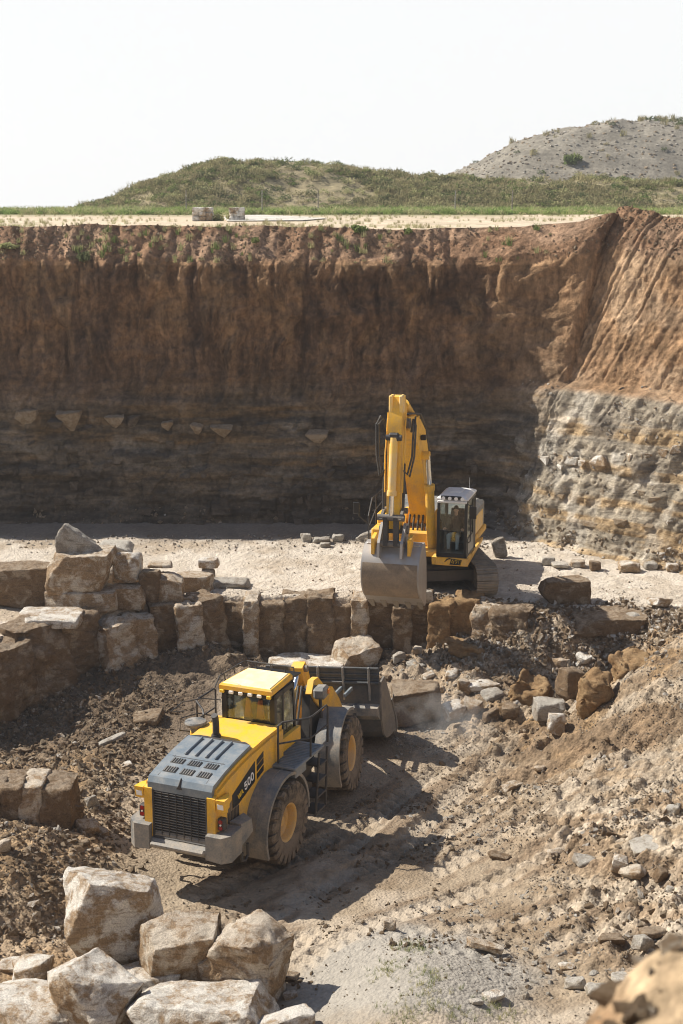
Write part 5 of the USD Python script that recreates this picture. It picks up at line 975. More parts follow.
# front unit, turned about the hitch
T4 = lambda ang, about: trimesh.transformations.rotation_matrix(math.radians(ang), (0, 0, 1), about)
XF[0] = T4(8.0, (2.0, 0, 0)) @ trimesh.transformations.translation_matrix((4.1, -.16, 0)) @ trimesh.transformations.rotation_matrix(math.radians(-3.5), (1, 0, 0))
part(L, 'front_frame', [box(-1.7, .9, -.48, .48, .6, 1.5, .05), cyl((0, -1.2, .95), (0, 1.2, .95), .2, .2, 14)] + [hull([(x, s * y, z) for x, y, z in ((-1.0, .4, 1.4), (-1.0, .6, 1.4), (-.2, .4, 2.85), (-.2, .62, 2.85), (-.55, .4, 2.8), (-.55, .62, 2.8), (.7, .4, 1.3), (.7, .6, 1.3))]) for s in (-1, 1)], 'dark_paint')
for s in (-1, 1): wheel(L, 0, s * 1.16, s)
for s in (-1, 1):
    f_ = part(L, 'front_fender', shell(0, .95, 1.18, .05, 62, 206, *sorted((s * .78, s * 1.42)), 24), 'grey_paint', 25)
    part(f_, 'fender_skirt', shell(0, .95, 1.186, .07, 62, 206, *sorted((s * 1.40, s * 1.435)), 24), 'grey_paint', 25)
    ar = part(L, 'lift_arm', prism([(-.62, 2.75), (-.35, 3.02), (.05, 2.98), (.6, 2.55), (1.3, 2.3), (1.9, 1.75), (2.5, .95), (2.58, .62), (2.35, .55), (2.1, .85), (1.6, 1.45), (1.0, 1.85), (.2, 2.05), (-.35, 2.45)], *sorted((s * .5, s * .66))), 'yellow_paint', 25)
    part(ar, 'pivot_pin', [cyl((-.35, s * .46, 2.78), (-.35, s * .72, 2.78), .11, .11, 14), cyl((2.42, s * .46, .75), (2.42, s * .72, .75), .1, .1, 14)], 'track_steel')
    lc = part(L, 'lift_cylinder', cyl((-.9, s * .36, 1.25), (.5, s * .42, 1.72), .1, .1, 14), 'yellow_paint'); part(lc, 'piston_rod', cyl((.5, s * .42, 1.72), (1.05, s * .46, 1.95), .06, .06, 12), 'chrome')
    hl = part(L, 'headlight', [box(-.72, -.28, *sorted((s * .72, s * 1.05)), 2.62, 2.92, .06)], 'grey_paint'); part(hl, 'lens', [box(-.285, -.265, *sorted((s * .76, s * 1.0)), 2.67, 2.87, .01)], 'lamp_lens'); part(hl, 'indicator', box(-.5, -.36, *sorted((s * 1.045, s * 1.09)), 2.72, 2.84, .01), 'amber_lens'); part(hl, 'bracket', cyl((-.5, s * .85, 2.08), (-.5, s * .85, 2.65), .04, .04, 8), 'dark_paint')
bc = part(L, 'bellcrank', prism([(.3, 3.12), (.62, 3.2), (.8, 3.0), (1.1, 2.3), (1.75, 1.55), (1.9, 1.3), (1.7, 1.15), (1.4, 1.3), (.7, 2.2), (.35, 2.8)], -.16, .16), 'yellow_paint', 25)
part(bc, 'link', prism([(1.65, 1.15), (1.8, 1.32), (2.55, 1.5), (2.6, 1.35), (1.8, 1.1)], -.1, .1), 'yellow_paint', 25)
part(bc, 'pin', [cyl((.5, -.25, 3.05), (.5, .25, 3.05), .09, .09, 12), cyl((.95, -.5, 2.2), (.95, .5, 2.2), .1, .1, 12)], 'track_steel')
tc_ = part(L, 'tilt_cylinder', cyl((-.85, 0, 1.95), (-.05, 0, 2.6), .13, .13, 16), 'yellow_dusty'); part(tc_, 'piston_rod', cyl((-.05, 0, 2.6), (.48, 0, 3.03), .07, .07, 12), 'chrome')
part(L, 'hydraulic_hose', [tube([(-1.2, y, 1.7), (-.9, y * 1.2, 2.5), (-.5, y * 1.1, 2.9), (-.1, y, 2.75), (.2, y, 2.3)], .03, 7) for y in (-.34, -.26, .26, .34)] + [tube([(-1.9, y, 1.5), (-1.6, y * 1.3, 1.75), (-1.2, y, 1.6)], .035, 7) for y in (-.3, -.1, .1, .3)], 'hose_black')
# bucket
prof = [(2.62, 2.02), (2.52, 1.5), (2.5, .95), (2.62, .55), (2.86, .32), (3.3, .22), (4.12, .14)]
inner = [(x + .06 * (1 if x < 2.8 else 0), z + (.05 if x > 2.55 and z < 1.2 else 0)) for x, z in prof]
B = part(L, 'bucket', prism(prof + inner[::-1], -1.63, 1.63), 'bucket_grey', 25)
for s in (-1, 1):
    part(B, 'side_plate', prism([(2.62, 2.02), (2.5, 1.5), (2.48, .95), (2.6, .52), (2.86, .3), (3.3, .2), (4.12, .13), (4.02, .5), (3.62, 1.15), (3.15, 1.9), (3.0, 2.06)], *sorted((s * 1.63, s * 1.68))), 'track_steel', 25)
    part(B, 'side_cutter', prism([(4.16, .12), (4.06, .55), (3.66, 1.2), (3.58, 1.15), (3.96, .5), (4.0, .12)], *sorted((s * 1.67, s * 1.71))), 'track_steel', 25)
sg = part(B, 'spill_guard', [box(2.60, 2.615, -1.63, 1.63, 2.02, 2.38, .003), box(2.56, 2.63, -1.63, 1.63, 2.36, 2.43, .015), box(2.56, 2.62, -1.63, 1.63, 2.2, 2.25, .01), box(2.56, 2.62, -1.63, 1.63, 2.06, 2.11, .01), box(2.50, 2.70, -1.63, 1.63, 1.96, 2.04, .02)], 'bucket_grey')
for y in (-1.35, -.62, .1, .8, 1.45): part(sg, 'upright', box(2.49, 2.60, y - .03, y + .03, 1.5, 2.44, .01), 'grey_paint')
part(B, 'back_beam', hull([(2.56, y, z) for y in (-1.63, 1.63) for z in (.9, 1.42)] + [(2.32, y, z) for y in (-1.6, 1.6) for z in (1.12, 1.34)]), 'grey_paint', 20)
for y in (-.95, -.66, .66, .95): part(B, 'hinge_plate', prism([(2.6, 1.5), (2.5, .45), (2.3, .5), (2.25, .95), (2.35, 1.3)], y - .04, y + .04), 'bucket_grey', 20)
for y in (-.86, -.56): part(B, 'stiffener', box(1.75, 2.5, y - .03, y + .03, 1.55, 1.63, .01) if False else hull([(2.5, y - .03, 1.9), (2.5, y + .03, 1.9), (1.7, y - .03, 1.95), (1.7, y + .03, 1.95), (2.5, y - .03, 1.8), (2.5, y + .03, 1.8), (1.7, y - .03, 1.86), (1.7, y + .03, 1.86)]), 'hood_grey', False)
part(B, 'cutting_edge', hull([(4.12, y, z) for y in (-1.69, 1.69) for z in (.08, .15)] + [(3.75, y, z) for y in (-1.69, 1.69) for z in (.1, .2)] + [(4.4, y, .08) for y in (-1.2, 1.2)]), 'track_steel', 20)
for k in range(8): part(B, 'tooth', hull([(4.15, -1.43 + k * .41 + a, z) for a in (-.06, .06) for z in (.07, .17)] + [(4.55, -1.43 + k * .41 + a, .09) for a in (-.03, .03)]), 'track_steel', False)
XF[0] = np.eye(4)

# ------------------------------------------------------------------ excavator (x forward, y left, z up, origin below the slew ring)
EXA = -105.0
E_ = thing('excavator', 'large yellow crawler excavator on the upper floor, grey bucket hanging at the brink', 'excavator', (2.95, 46.9, 2.42), EXA)
XF[0] = trimesh.transformations.rotation_matrix(math.radians(23), (0, 0, 1))
part(E_, 'car_body', [box(-1.3, 1.3, -1.15, 1.15, .45, .85, .08), box(-.8, .8, -.8, .8, .8, 1.08, .05), hull([(x, y, z) for x in (.6, 1.5) for y in (-1.3, 1.3) for z in (.35, .7)])], 'dark_paint')
part(E_, 'slew_ring', lathe([(0, 1.05), (.85, 1.05), (.85, 1.2), (0, 1.2)], 40, 'z'), 'dark_paint')
RI, LC = .47, 4.2
def track_pos(s):
    """position and direction along the track's outline"""
    s = s % (2 * LC + 2 * math.pi * RI); cz = .53
    if s < LC: return -LC / 2 + s, cz + RI, 0.0
    s -= LC
    if s < math.pi * RI: a = s / RI; return LC / 2 + RI * math.sin(a), cz + RI * math.cos(a), -a
    s -= math.pi * RI
    if s < LC: return LC / 2 - s, cz - RI, -math.pi
    s -= LC; a = s / RI; return -LC / 2 - RI * math.sin(a), cz - RI * math.cos(a), -math.pi - a
NS = 50; per = (2 * LC + 2 * math.pi * RI) / NS
shoe0 = join([hull([(x, y, z) for x in (-per * .47, per * .47) for y in (-.35, .35) for z in (-.02, .02)]), hull([(x, y, z) for x in (-.055, -.02) for y in (-.35, .35) for z in (.015, .055)]), hull([(x, y, z) for x in (.06, .085) for y in (-.35, .35) for z in (.015, .045)])])
for s in (-1, 1):
    y0 = s * 1.45
    chain = []
    loop = [(track_pos(k * per * .5)[0] , track_pos(k * per * .5)[1]) for k in range(NS * 2)]
    inn = [(x * (1 - .13 / 2.6), .53 + (z - .53) * .78) for x, z in loop]
    ring = shapely.Polygon(loop).buffer(-.02).difference(shapely.Polygon(inn))
    rm = trimesh.creation.extrude_polygon(ring, .24, engine='earcut'); v = rm.vertices
    tk = part(E_, 'track', flip_out(trimesh.Trimesh(np.c_[v[:, 0], y0 - .12 + v[:, 2], v[:, 1]], rm.faces, process=False)), 'track_steel', 30)
    for k in range(NS):
        x, z, a = track_pos(k * per); m = shoe0.copy()
        m.apply_transform(trimesh.transformations.rotation_matrix(-a, (0, 1, 0))); m.apply_translation((x, y0, z)); part(tk, 'track_shoe', m, 'track_steel', False)
    tf = part(E_, 'track_frame', [hull([(x, y0 + y, z) for x, zz in ((-1.7, .3), (1.7, .3)) for y in (-.22, .22) for z in (.32, .72)] + [(x, y0 + y, .8) for x in (-1.2, 1.2) for y in (-.1, .1)])], 'track_steel', 25)
    for x in (-LC / 2, LC / 2): part(tf, 'idler' if x > 0 else 'sprocket', mv(lathe([(0, -.17), (.2, -.17), (.22, -.1), (.36, -.1), (.38, -.13), (.42, -.1), (.42, .1), (.38, .13), (.36, .1), (.22, .1), (.2, .17), (0, .17)], 32), (x, y0, .53)), 'track_steel', 30)
    for x in np.linspace(-1.6, 1.6, 8): part(tf, 'roller', mv(lathe([(0, -.19), (.12, -.19), (.13, -.08), (.1, -.08), (.1, .08), (.13, .08), (.12, .19), (0, .19)], 18), (x, y0, .22)), 'track_steel', 30)
XF[0] = np.eye(4)
# upper works
part(E_, 'deck', [box(-2.9, 1.55, -1.72, 1.5, 1.2, 1.42, .04), box(.2, 1.0, -.75, .35, 1.4, 1.9, .06), hull([(x, y, z) for x, y, z in ((1.0, .5, 1.12), (2.15, .55, 1.12), (2.15, 1.72, 1.12), (-1.5, 1.6, 1.12), (1.0, .5, 1.3), (2.2, .55, 1.38), (2.2, 1.74, 1.38), (-1.5, 1.62, 1.26))])], 'yellow_paint', 20)
part(E_, 'deck_underside', box(-2.7, 1.3, -1.5, 1.5, 1.14, 1.22, .02), 'dark_paint')
part(E_, 'engine_housing', [hull([(x, y, z) for x in (-2.9, -.6) for y in (-1.68, 1.4) for z in (1.4, 2.2)] + [(x, y, 2.35) for x in (-2.8, -.8) for y in (-1.5, 1.2)])], 'grey_paint', 20)
part(E_, 'counterweight', prism([(-2.8, 1.2), (-3.5, 1.3), (-3.62, 1.7), (-3.55, 2.1), (-3.3, 2.2), (-2.8, 2.22)], -1.66, 1.3), 'grey_paint', 25)
part(E_, 'side_door', [box(-2.6, -.6, 1.3, 1.42, 1.4, 2.05, .04)], 'yellow_dusty', 20)
for s in (0, 1): part(E_, 'fuel_tank' if s else 'tool_box', [box(-.6, .45, -1.7, -.8, 1.44, 2.35, .05)] if s else [box(.46, 1.25, -1.7, -.95, 1.44, 2.0, .05), box(1.26, 1.75, -1.7, -1.1, 1.3, 1.66, .04)], 'yellow_paint')
part(E_, 'boom_bracket', [hull([(x, y, z) for x, z in ((-.25, 1.4), (.75, 1.4), (.35, 2.5), (-.05, 2.5)) for y in (a, a + .1)]) for a in (-.78, .28)], 'yellow_paint', 20)
part(E_, 'deck_rail', [tube([(1.7, -1.66, 1.6), (1.7, -1.68, 2.5), (1.2, -1.68, 3.0), (-.4, -1.68, 3.0), (-.4, -1.68, 2.4)], .025, 7), tube([(.7, -1.68, 2.0), (.7, -1.68, 3.0)], .02, 7), tube([(1.7, -1.67, 2.1), (.7, -1.68, 2.5), (-.4, -1.68, 2.6)], .018, 7)], 'dark_paint')
mr = part(E_, 'mirror_arm', tube([(1.6, -1.7, 2.2), (1.85, -1.95, 2.5), (1.95, -2.0, 2.9)], .022, 7), 'dark_paint'); part(mr, 'mirror', box(1.92, 1.98, -2.14, -1.92, 2.6, 3.0, .02), 'black_print')
# cab
c0, c1, y0, y1, z0, z1 = .62, 2.12, .70, 1.70, 1.4, 3.28
cab = part(E_, 'cab', [box(c0, c1, y0, y1, z0, z0 + .12, .02), box(c0, c0 + .1, y0, y1, z0, 2.45, .02), box(c0, 1.0, y1 - .06, y1, z0, 2.4, .02), box(c0, c1 - .1, y0, y0 + .05, z0, 1.75, .02), box(c0, c0 + .08, y0, y0 + .08, z0, z1, .01), box(c0, c0 + .08, y1 - .08, y1, z0, z1, .01)], 'dark_paint')
fr = [hull([(c1 - .06 + a + .1 * (z < 2.4), y + b, z) for a in (0, .07) for b in (-.045, .045) for z in (2.25, z1)]) for y in (y0 + .05, y1 - .05)] + [hull([(c1 + .04 + a - .02, y + b, z) for a in (0, .07) for b in (-.045, .045) for z in (z0, 2.3)]) for y in (y0 + .05, y1 - .05)]
fr += [box(1.0, 1.09, y1 - .07, y1, z0, z1, .01), box(c0, c1, y1 - .07, y1, z1 - .1, z1, .01), box(c0, c1, y0, y0 + .06, z1 - .1, z1, .01), box(c1 + .03, c1 + .08, y0, y1, 2.24, 2.28, .01), box(c1 - .03, c1 + .09, y0, y1, z0, z0 + .14, .01), box(c1 - .08, c1, y0, y1, z1 - .1, z1, .01)]
part(cab, 'cab_frame', fr, 'black_print', 20)
part(cab, 'windscreen', hull([(c1 - .03 + a + .1 * (z < 2.4), y, z) for a in (0, .015) for y in (y0 + .09, y1 - .09) for z in (2.28, z1 - .1)]), 'window_glass', False)
part(cab, 'lower_windscreen', box(c1 + .05, c1 + .065, y0 + .09, y1 - .09, z0 + .14, 2.24, .003), 'window_glass', False)
part(cab, 'door_window', box(1.09, c1 - .05, y1 - .04, y1 - .025, 2.0, z1 - .1, .003), 'window_glass', False)
part(cab, 'side_window', box(c0 + .1, 1.0, y1 - .04, y1 - .025, 2.4, z1 - .1, .003), 'window_glass', False)
part(cab, 'rear_window', box(c0 + .03, c0 + .045, y0 + .08, y1 - .08, 2.45, z1 - .06, .003), 'window_glass', False)
part(cab, 'boom_side_window', box(c0 + .1, c1 - .05, y0 + .015, y0 + .03, 1.75, z1 - .1, .003), 'window_glass', False)
part(cab, 'door', [box(1.09, c1 - .02, y1 - .035, y1 + .01, z0 + .1, 2.02, .02)], 'black_print'); part(cab, 'rail', [tube([(c1, y1 + .02, 1.9), (c1, y1 + .09, 1.95), (c1, y1 + .09, 3.1), (c1, y1 + .02, 3.15)], .02, 7)], 'dark_paint')
rf = part(cab, 'roof', [hull([(x, y, z) for x in (c0 - .02, c1 + .1) for y in (y0 - .01, y1 + .01) for z in (z1, z1 + .05)] + [(x, y, z1 + .13) for x in (c0 + .1, c1 - .1) for y in (y0 + .12, y1 - .12)])], 'visor_white', 20)
part(rf, 'rain_visor', [box(c1 + .06, c1 + .14, y0 + .02, y1 - .02, z1 - .09, z1 - .01, .02)], 'visor_white'); part(rf, 'light_bar', box(c1 + .04, c1 + .1, y0 + .12, y1 - .2, z1 - .01, z1 + .14, .02), 'black_print')
for k in range(4): part(rf, 'work_light', cyl((c1 + .08, y0 + .22 + k * .205, z1 + .065), (c1 + .15, y0 + .22 + k * .205, z1 + .065), .055, .06, 12), 'lamp_lens')
part(rf, 'hatch', box(1.0, 1.6, y0 + .3, y1 - .3, z1 + .12, z1 + .17, .02), 'visor_white'); part(rf, 'antenna', cyl((c0 + .2, y1 - .2, z1 + .1), (c0 + .2, y1 - .2, z1 + .5), .01, .006, 5), 'visor_white')
part(cab, 'mirror', [box(c1 + .02, c1 + .06, y1 + .05, y1 + .28, 2.7, 3.1, .02), tube([(c1, y1, 3.15), (c1 + .04, y1 + .16, 3.12)], .015, 6)], 'black_print')
part(cab, 'seat', [box(.85, 1.4, .85, 1.42, 1.67, 1.84, .06), hull([(x, y, z) for x, y, z in ((.82, .87, 1.9), (.82, 1.4, 1.9), (.96, .87, 1.9), (.96, 1.4, 1.9), (.72, .92, 2.72), (.72, 1.35, 2.72), (.82, .92, 2.72), (.82, 1.35, 2.72))])], 'black_cloth')
part(cab, 'console', [box(.95, 1.55, .70, .84, 1.5, 2.1, .03), box(.95, 1.55, 1.43, 1.55, 1.5, 2.1, .03), cyl((1.5, .77, 2.1), (1.55, .79, 2.3), .02, .025, 8), cyl((1.5, 1.49, 2.1), (1.55, 1.47, 2.3), .02, .025, 8), box(1.85, 1.95, .68, .84, 2.2, 2.5, .02)], 'black_print')
front = c1 + .0975
pl = part(E_, 'front_sill', box(1.5, 2.2, .66, 1.72, 1.12, 1.40, .03), 'yellow_paint')
def front_letters(txt, h, y, z, mk, name):
    m = meshkit.text_mesh(txt, h, .006, bold=True); v = m.vertices
    part(pl, name, flip_out(trimesh.Trimesh(np.c_[2.2 + v[:, 2], y + v[:, 0], z + v[:, 1]], m.faces, process=False)), mk, False)
bd = part(pl, 'badge', hull([(2.198, y, z) for y, z in ((1.14, 1.16), (1.5, 1.16), (1.54, 1.34), (1.2, 1.36))] + [(2.206, y, z) for y, z in ((1.14, 1.16), (1.5, 1.16), (1.54, 1.34), (1.2, 1.36))]), 'black_print', False)
sw = part(pl, 'badge_swoosh', tube([(2.2, .98, 1.24), (2.204, 1.06, 1.33), (2.204, 1.14, 1.36), (2.204, 1.24, 1.34)], [.012, .022, .02, .01], 6), 'black_print')
front_letters('490', .13, 1.18, 1.20, 'yellow_print', 'lettering')
# boom, arm, cylinders, in the plane y = YB
YB = -.22
def beam(pts, hs, w, name, mk, parent=E_):
    """box-section beam along (x, z) points with heights hs"""
    p = np.asarray(pts, float); t = np.gradient(p, axis=0); t /= np.linalg.norm(t, axis=1, keepdims=True); n = np.c_[-t[:, 1], t[:, 0]]
    h = np.asarray(hs)[:, None] / 2
    return part(parent, name, prism(np.vstack([p + n * h, (p - n * h)[::-1]]).tolist(), YB - w / 2, YB + w / 2), mk, 25)
foot, elbow, tip = (.2, 2.2), (1.65, 5.1), (3.75, 5.95)
bm = beam([foot, (.62, 3.2), (1.1, 4.35), (1.55, 5.0), (2.2, 5.45), (2.9, 5.72), tip], (.5, .78, .95, 1.02, .85, .66, .42), .62, 'boom', 'yellow_paint')
part(bm, 'boom_foot', cyl((.2, YB - .5, 2.2), (.2, YB + .5, 2.2), .2, .2, 16), 'yellow_paint'); part(bm, 'boom_tip_pin', cyl((3.75, YB - .36, 5.95), (3.75, YB + .36, 5.95), .16, .16, 14), 'track_steel')
part(bm, 'cylinder_lug', [prism([(1.5, 5.4), (1.75, 5.9), (2.0, 5.9), (2.2, 5.7)], YB + a, YB + a + .08) for a in (-.22, .14)] + [cyl((1.65, YB - .55, 4.6), (1.65, YB + .55, 4.6), .14, .14, 14)], 'yellow_paint', 20)
ac = part(E_, 'arm_cylinder', cyl((1.85, YB, 5.83), (3.1, YB, 6.45), .17, .17, 16), 'yellow_paint'); part(ac, 'piston_rod', cyl((3.1, YB, 6.45), (3.92, YB, 6.75), .09, .09, 12), 'chrome')
for s in (-1, 1):
    bcy = part(E_, 'boom_cylinder', [cyl((1.15, YB + s * .56, 1.45), (1.45, YB + s * .52, 3.5), .15, .15, 16), cyl((1.44, YB + s * .52, 3.42), (1.47, YB + s * .52, 3.6), .18, .18, 16)], 'yellow_paint')
    part(bcy, 'piston_rod', cyl((1.46, YB + s * .52, 3.55), (1.64, YB + s * .48, 4.6), .085, .085, 12), 'chrome')
am = beam([(3.96, 6.82), (3.92, 6.4), (3.95, 5.9), (4.12, 4.7), (4.25, 3.6), (4.3, 2.75)], (.28, .62, .82, .62, .46, .34), .42, 'arm', 'yellow_paint')
part(am, 'arm_top_plate', [box(3.86, 4.24, YB - .215, YB - .1, 6.3, 6.86, .03), box(3.86, 4.24, YB + .1, YB + .215, 6.3, 6.86, .03)], 'yellow_dusty', 20)
bk = part(E_, 'bucket_cylinder', [cyl((4.42, YB, 5.6), (4.66, YB, 3.9), .125, .125, 18), cyl((4.655, YB, 4.0), (4.67, YB, 3.85), .15, .15, 18)], 'yellow_dusty'); part(bk, 'piston_rod', cyl((4.66, YB, 3.95), (4.74, YB, 3.2), .08, .08, 14), 'chrome'); part(bk, 'cylinder_head', [box(4.25, 4.5, YB - .16, YB + .16, 5.48, 5.75, .05), cyl((4.42, YB - .24, 5.6), (4.42, YB + .24, 5.6), .09, .09, 12)], 'dark_paint')
for s in (-1, 1):
    part(E_, 'tipping_link', hull([(4.2 + a, YB + s * .3 + b, 3.3) for a in (-.1, .1) for b in (-.04, .04)] + [(4.76 + a, YB + s * .3 + b, 3.16) for a in (-.1, .1) for b in (-.04, .04)] + [(4.48, YB + s * .3 + b, 3.38) for b in (-.04, .04)]), 'track_steel', 20)
    part(E_, 'bucket_link', hull([(4.74 + a, YB + s * .16 + b, 3.2) for a in (-.1, .1) for b in (-.07, .07)] + [(4.72 + a, YB + s * .16 + b, 2.3) for a in (-.1, .1) for b in (-.07, .07)]), 'dark_paint', 20)
    part(E_, 'bucket_ear', prism([(4.15, 2.9), (4.4, 2.95), (4.88, 2.4), (4.95, 1.95), (4.1, 1.95), (4.05, 2.5)], YB + s * .36 - .04, YB + s * .36 + .04), 'bucket_steel', 20)
    part(E_, 'side_guard', hull([(4.35, YB + s * .62, z) for z in (2.0, 2.6)] + [(4.75, YB + s * .62, z) for z in (2.0, 2.5)] + [(4.35, YB + s * .52, z) for z in (2.0, 2.6)] + [(4.75, YB + s * .52, z) for z in (2.0, 2.5)]), 'yellow_paint', 20)
part(E_, 'linkage_pin', [cyl((4.74, YB - .42, 3.18), (4.74, YB + .42, 3.18), .1, .1, 12), cyl((4.72, YB - .42, 2.35), (4.72, YB + .42, 2.35), .1, .1, 12), cyl((4.28, YB - .46, 2.72), (4.28, YB + .46, 2.72), .13, .13, 12), cyl((4.2, YB - .4, 3.3), (4.2, YB + .4, 3.3), .09, .09, 12)], 'track_steel')
hs = []
for s, o in ((-1, 0), (-1, .07), (1, 0), (1, .07)):
    hs.append(tube([(3.5, YB + s * (.34 + o), 5.65), (3.9, YB + s * (.48 + o), 6.1 + o), (4.15, YB + s * (.55 + o), 5.95), (4.2, YB + s * (.52 + o), 5.0), (4.3, YB + s * (.40 + o), 4.45 - o), (4.4, YB + s * .3, 4.6)], .032, 7))
hs += [tube([(4.28 + k * .02, YB + s * (.27 + .05 * k), 4.8), (4.4, YB + s * (.29 + .04 * k), 3.9), (4.45, YB + s * (.3 + .03 * k), 3.3)], .026, 6) for s in (-1, 1) for k in (0, 1)]
hs += [tube([(.3, YB + y, 2.7), (.0, YB + y, 3.4), (.35, YB + y, 4.6), (.95, YB + y, 5.45), (1.7, YB + y, 5.95), (2.8, YB + y * .9, 6.12), (3.6, YB + y, 6.2)], .03, 6) for y in (-.26, -.18, .1, .18, .26)]
hs += [tube([(.9, YB + y, 1.6), (.75, YB + y, 2.1), (.5, YB + y, 2.5)], .035, 6) for y in (-.3, -.15, .0, .15, .3)]
hp_ = part(E_, 'hydraulic_hoses', hs, 'hose_black')
part(am, 'pipe', [tube([(4.0, YB + s * .28, 6.3), (4.36, YB + s * .29, 5.0), (4.42, YB + s * .28, 3.9)], .022, 6) for s in (-1, 1)], 'yellow_paint')
part(bm, 'work_light', [box(1.9, 2.05, YB + .33, YB + .5, 5.15, 5.32, .02)], 'black_print')
# bucket: back to the camera, mouth to the machine
oc = arc(4.0, 1.41, .92, 68, -58, 22); BW = .86
outer = [(3.98, 2.28)] + oc + [(4.15, .40), (3.85, .20)]
inn = [(3.88, .25), (4.1, .50)] + arc(4.0, 1.41, .86, -56, 66, 22) + [(3.98, 2.2)]
bu = part(E_, 'bucket', prism(outer + inn, YB - BW, YB + BW), 'bucket_steel', 30)
for s in (-1, 1):
    sd = shapely.Polygon(outer + [(3.7, .25), (3.62, .85), (3.7, 1.6), (3.9, 2.2)]).buffer(0)
    part(bu, 'side_plate', prism(list(sd.exterior.coords)[:-1], *sorted((YB + s * BW, YB + s * (BW + .05)))), 'bucket_steel', 30)
part(bu, 'wear_plate', [prism(arc(4.0, 1.41, .945, a0, a0 - 17, 6) + arc(4.0, 1.41, .915, a0 - 17, a0, 6), YB - BW, YB + BW) for a0 in (22, 5, -12, -29, -41)], 'bucket_muddy', 30)
part(bu, 'top_bar', [box(4.05, 4.42, YB - BW, YB + BW, 2.18, 2.3, .04)], 'bucket_steel', 30)
for k in range(5): part(bu, 'tooth', hull([(4.12, YB - .78 + k * .39 + a, z) for a in (-.09, .09) for z in (.38, .5)] + [(3.95, YB - .78 + k * .39 + a, .22) for a in (-.09, .09)] + [(3.72, YB - .78 + k * .39 + a, .04) for a in (-.05, .05)]), 'track_steel', False)

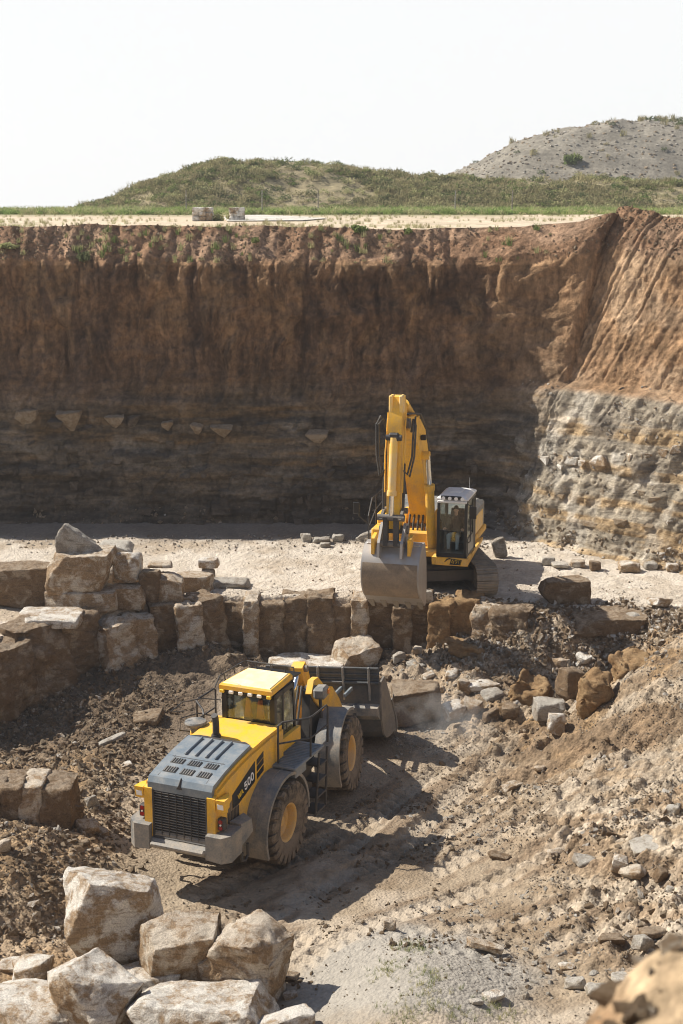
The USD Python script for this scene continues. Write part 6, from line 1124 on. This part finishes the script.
# ------------------------------------------------------------------ the operator, seated in the cab
def figure():
    J = dict(pel=(1.12, 1.135, 2.02), wst=(1.08, 1.135, 2.22), chest=(1.05, 1.135, 2.45), neck=(1.07, 1.135, 2.66), head=(1.12, 1.135, 2.80))
    bones = [('pel', 'wst', .155, .14), ('wst', 'chest', .14, .16), ('chest', 'neck', .14, .06)]
    jac, leg, skn = [], [], []
    for a, b, ra, rb in bones: jac.append(sphere_hull(J[a], J[b], ra, rb))
    jac.append(sphere_hull((1.06, .97, 2.5), (1.06, 1.30, 2.5), .09, .09))
    hands = []
    for s in (-1, 1):
        sh, el, wr = np.array((1.06, 1.135 + s * .20, 2.52)), np.array((1.20, 1.135 + s * .30, 2.24)), np.array((1.46, 1.135 + s * .30, 2.27))
        jac += [sphere_hull(sh, el, .075, .055), sphere_hull(el, wr, .055, .042)]
        hand = [sphere_hull(wr, wr + [.05, 0, .01], .03, .036), sphere_hull(wr + [.05, -s * .03, .0], wr + [.09, -s * .03, 0], .025, .022), sphere_hull(wr + [.05, s * .03, .0], wr + [.09, s * .03, 0], .025, .022)]
        for i, ln in enumerate((.042, .048, .045, .036)):
            k0 = wr + [.09, s * (.036 - .023 * i), .012]; k1 = k0 + [ln * .75, 0, -.008]; k2 = k1 + [ln * .15, 0, -.036]; k3 = k2 + [-ln * .5, 0, -.018]
            hand += [sphere_hull(k0, k1, .0105, .0095, 8), sphere_hull(k1, k2, .0095, .009, 8), sphere_hull(k2, k3, .009, .008, 8)]
        th = wr + [.03, -s * .032, .01]; t1 = th + [.035, -s * .022, .0]; t2 = t1 + [.03, s * .005, -.018]
        hand += [sphere_hull(th, t1, .013, .011, 8), sphere_hull(t1, t2, .011, .009, 8)]; hands += hand
        hipj, kn, an, toe = np.array((1.14, 1.135 + s * .10, 2.0)), np.array((1.60, 1.135 + s * .15, 2.05)), np.array((1.66, 1.135 + s * .14, 1.60)), np.array((1.82, 1.135 + s * .15, 1.56))
        leg += [sphere_hull(hipj, kn, .10, .075), sphere_hull(kn, an, .075, .05)]; skn += [sphere_hull(an, toe, .052, .04)]
    def solid(l, it=6, res=.03):
        m = l[0]
        for x in l[1:]: m = m + x
        t = tm(m.refine_to_length(res)); t.merge_vertices(); trimesh.smoothing.filter_taubin(t, iterations=it); return t
    P = thing('person', 'person in black jacket and grey-blue jeans, seated in the excavator cab', 'person', (2.95, 46.9, 2.34), EXA)
    hd = manifold3d.Manifold.sphere(1, 40).scale((.092, .074, .115)).translate((1.12, 1.135, 2.83)); jaw = sphere_hull((1.145, 1.135, 2.755), (1.165, 1.135, 2.745), .052, .040, 16)
    head = manifold3d.Manifold.batch_hull([manifold3d.Manifold.sphere(1, 30).scale((.086, .07, .1)).translate((1.12, 1.135, 2.83)), jaw]) + hd
    nose = sphere_hull((1.203, 1.135, 2.825), (1.222, 1.135, 2.79), .011, .017, 10); ears = [manifold3d.Manifold.sphere(1, 12).scale((.022, .012, .033)).translate((1.115, 1.135 + s * .079, 2.81)) for s in (-1, 1)]
    brow = sphere_hull((1.196, 1.10, 2.852), (1.196, 1.17, 2.852), .013, .013, 10)
    neck = sphere_hull((1.08, 1.135, 2.62), (1.11, 1.135, 2.76), .056, .054, 14)
    bodyl = [head, nose, brow, neck] + ears + [sphere_hull(J['pel'], J['chest'], .09, .09), sphere_hull(J['chest'], J['neck'], .08, .05)]
    for s in (-1, 1):
        sh, el, wr = np.array((1.06, 1.135 + s * .20, 2.52)), np.array((1.20, 1.135 + s * .30, 2.24)), np.array((1.46, 1.135 + s * .30, 2.27))
        hipj, kn, an = np.array((1.14, 1.135 + s * .10, 2.0)), np.array((1.60, 1.135 + s * .15, 2.05)), np.array((1.66, 1.135 + s * .14, 1.60))
        bodyl += [sphere_hull(J['chest'], sh, .07, .045), sphere_hull(sh, el, .045, .034), sphere_hull(el, wr, .034, .03), sphere_hull(J['pel'], hipj, .08, .07), sphere_hull(hipj, kn, .07, .048), sphere_hull(kn, an, .048, .035)]
    part(P, 'body', solid(bodyl + hands, 3, .012), 'skin', 60)
    part(P, 'jacket', solid(jac), 'black_cloth', 60); part(P, 'trousers', solid(leg), 'jeans', 60); part(P, 'boots', solid(skn), 'black_print', 60)
    cap = manifold3d.Manifold.sphere(1, 36).scale((.104, .086, .125)).translate((1.108, 1.135, 2.85)).trim_by_plane((-.62, 0, .78), 1.50)
    part(P, 'hair', tm(cap), 'hair', 60)
    for s in (-1, 1): part(P, 'eye', tm(manifold3d.Manifold.sphere(.011, 10).translate((1.197, 1.135 + s * .03, 2.833))), 'black_print', True)
    part(P, 'mouth', tube([(1.196, 1.11, 2.763), (1.203, 1.135, 2.764), (1.196, 1.16, 2.763)], [.003, .006, .003], 6), 'orange_cloth')
figure()

# ------------------------------------------------------------------ the air
mat('haze_air', {'v': ('principled_volume', {'color': (0.95, 0.96, 0.98), 'density': 0.0004, 'anisotropy': 0.3})}, volume='v.volume')
hz = part('', 'haze', box(-420, 420, -210, 420, -24, 34, .5), 'haze_air', False)
tag(stage.GetPrimAtPath(hz), kind='stuff')
mat('dust_air', {'tc': ('texture_coordinate', {}), 'n': ('noise_texture', {'scale': 1.6, 'detail': 4.0}), 'r': ('map_range', {'from_min': 0.42, 'from_max': 0.7, 'to_min': 0.0, 'to_max': 0.28, 'clamp': True}), 'v': ('principled_volume', {'color': (0.95, 0.93, 0.9)})},
    [('tc.object', 'n.vector'), ('n.fac', 'r.value'), ('r.result', 'v.density')], volume='v.volume')
dp = at(436, 738, .3)
db_ = trimesh.creation.icosphere(3, 1.0); db_.vertices *= (1.5, 1.2, .75) * (1 + .5 * (fbm(db_.vertices * 1.3 + 4, 3, 5)[:, None] - .5))
dt = path_for('/World', 'dust_cloud'); dm = usdkit.mesh(stage, dt, db_, M['dust_air'], False); dm.AddTranslateOp().Set(Gf.Vec3d(float(dp[0]), float(dp[1]), .75)); tag(dm, kind='stuff')

print('triangles', sum(len(UsdGeom.Mesh(p).GetFaceVertexCountsAttr().Get()) for p in stage.Traverse() if p.IsA(UsdGeom.Mesh)))
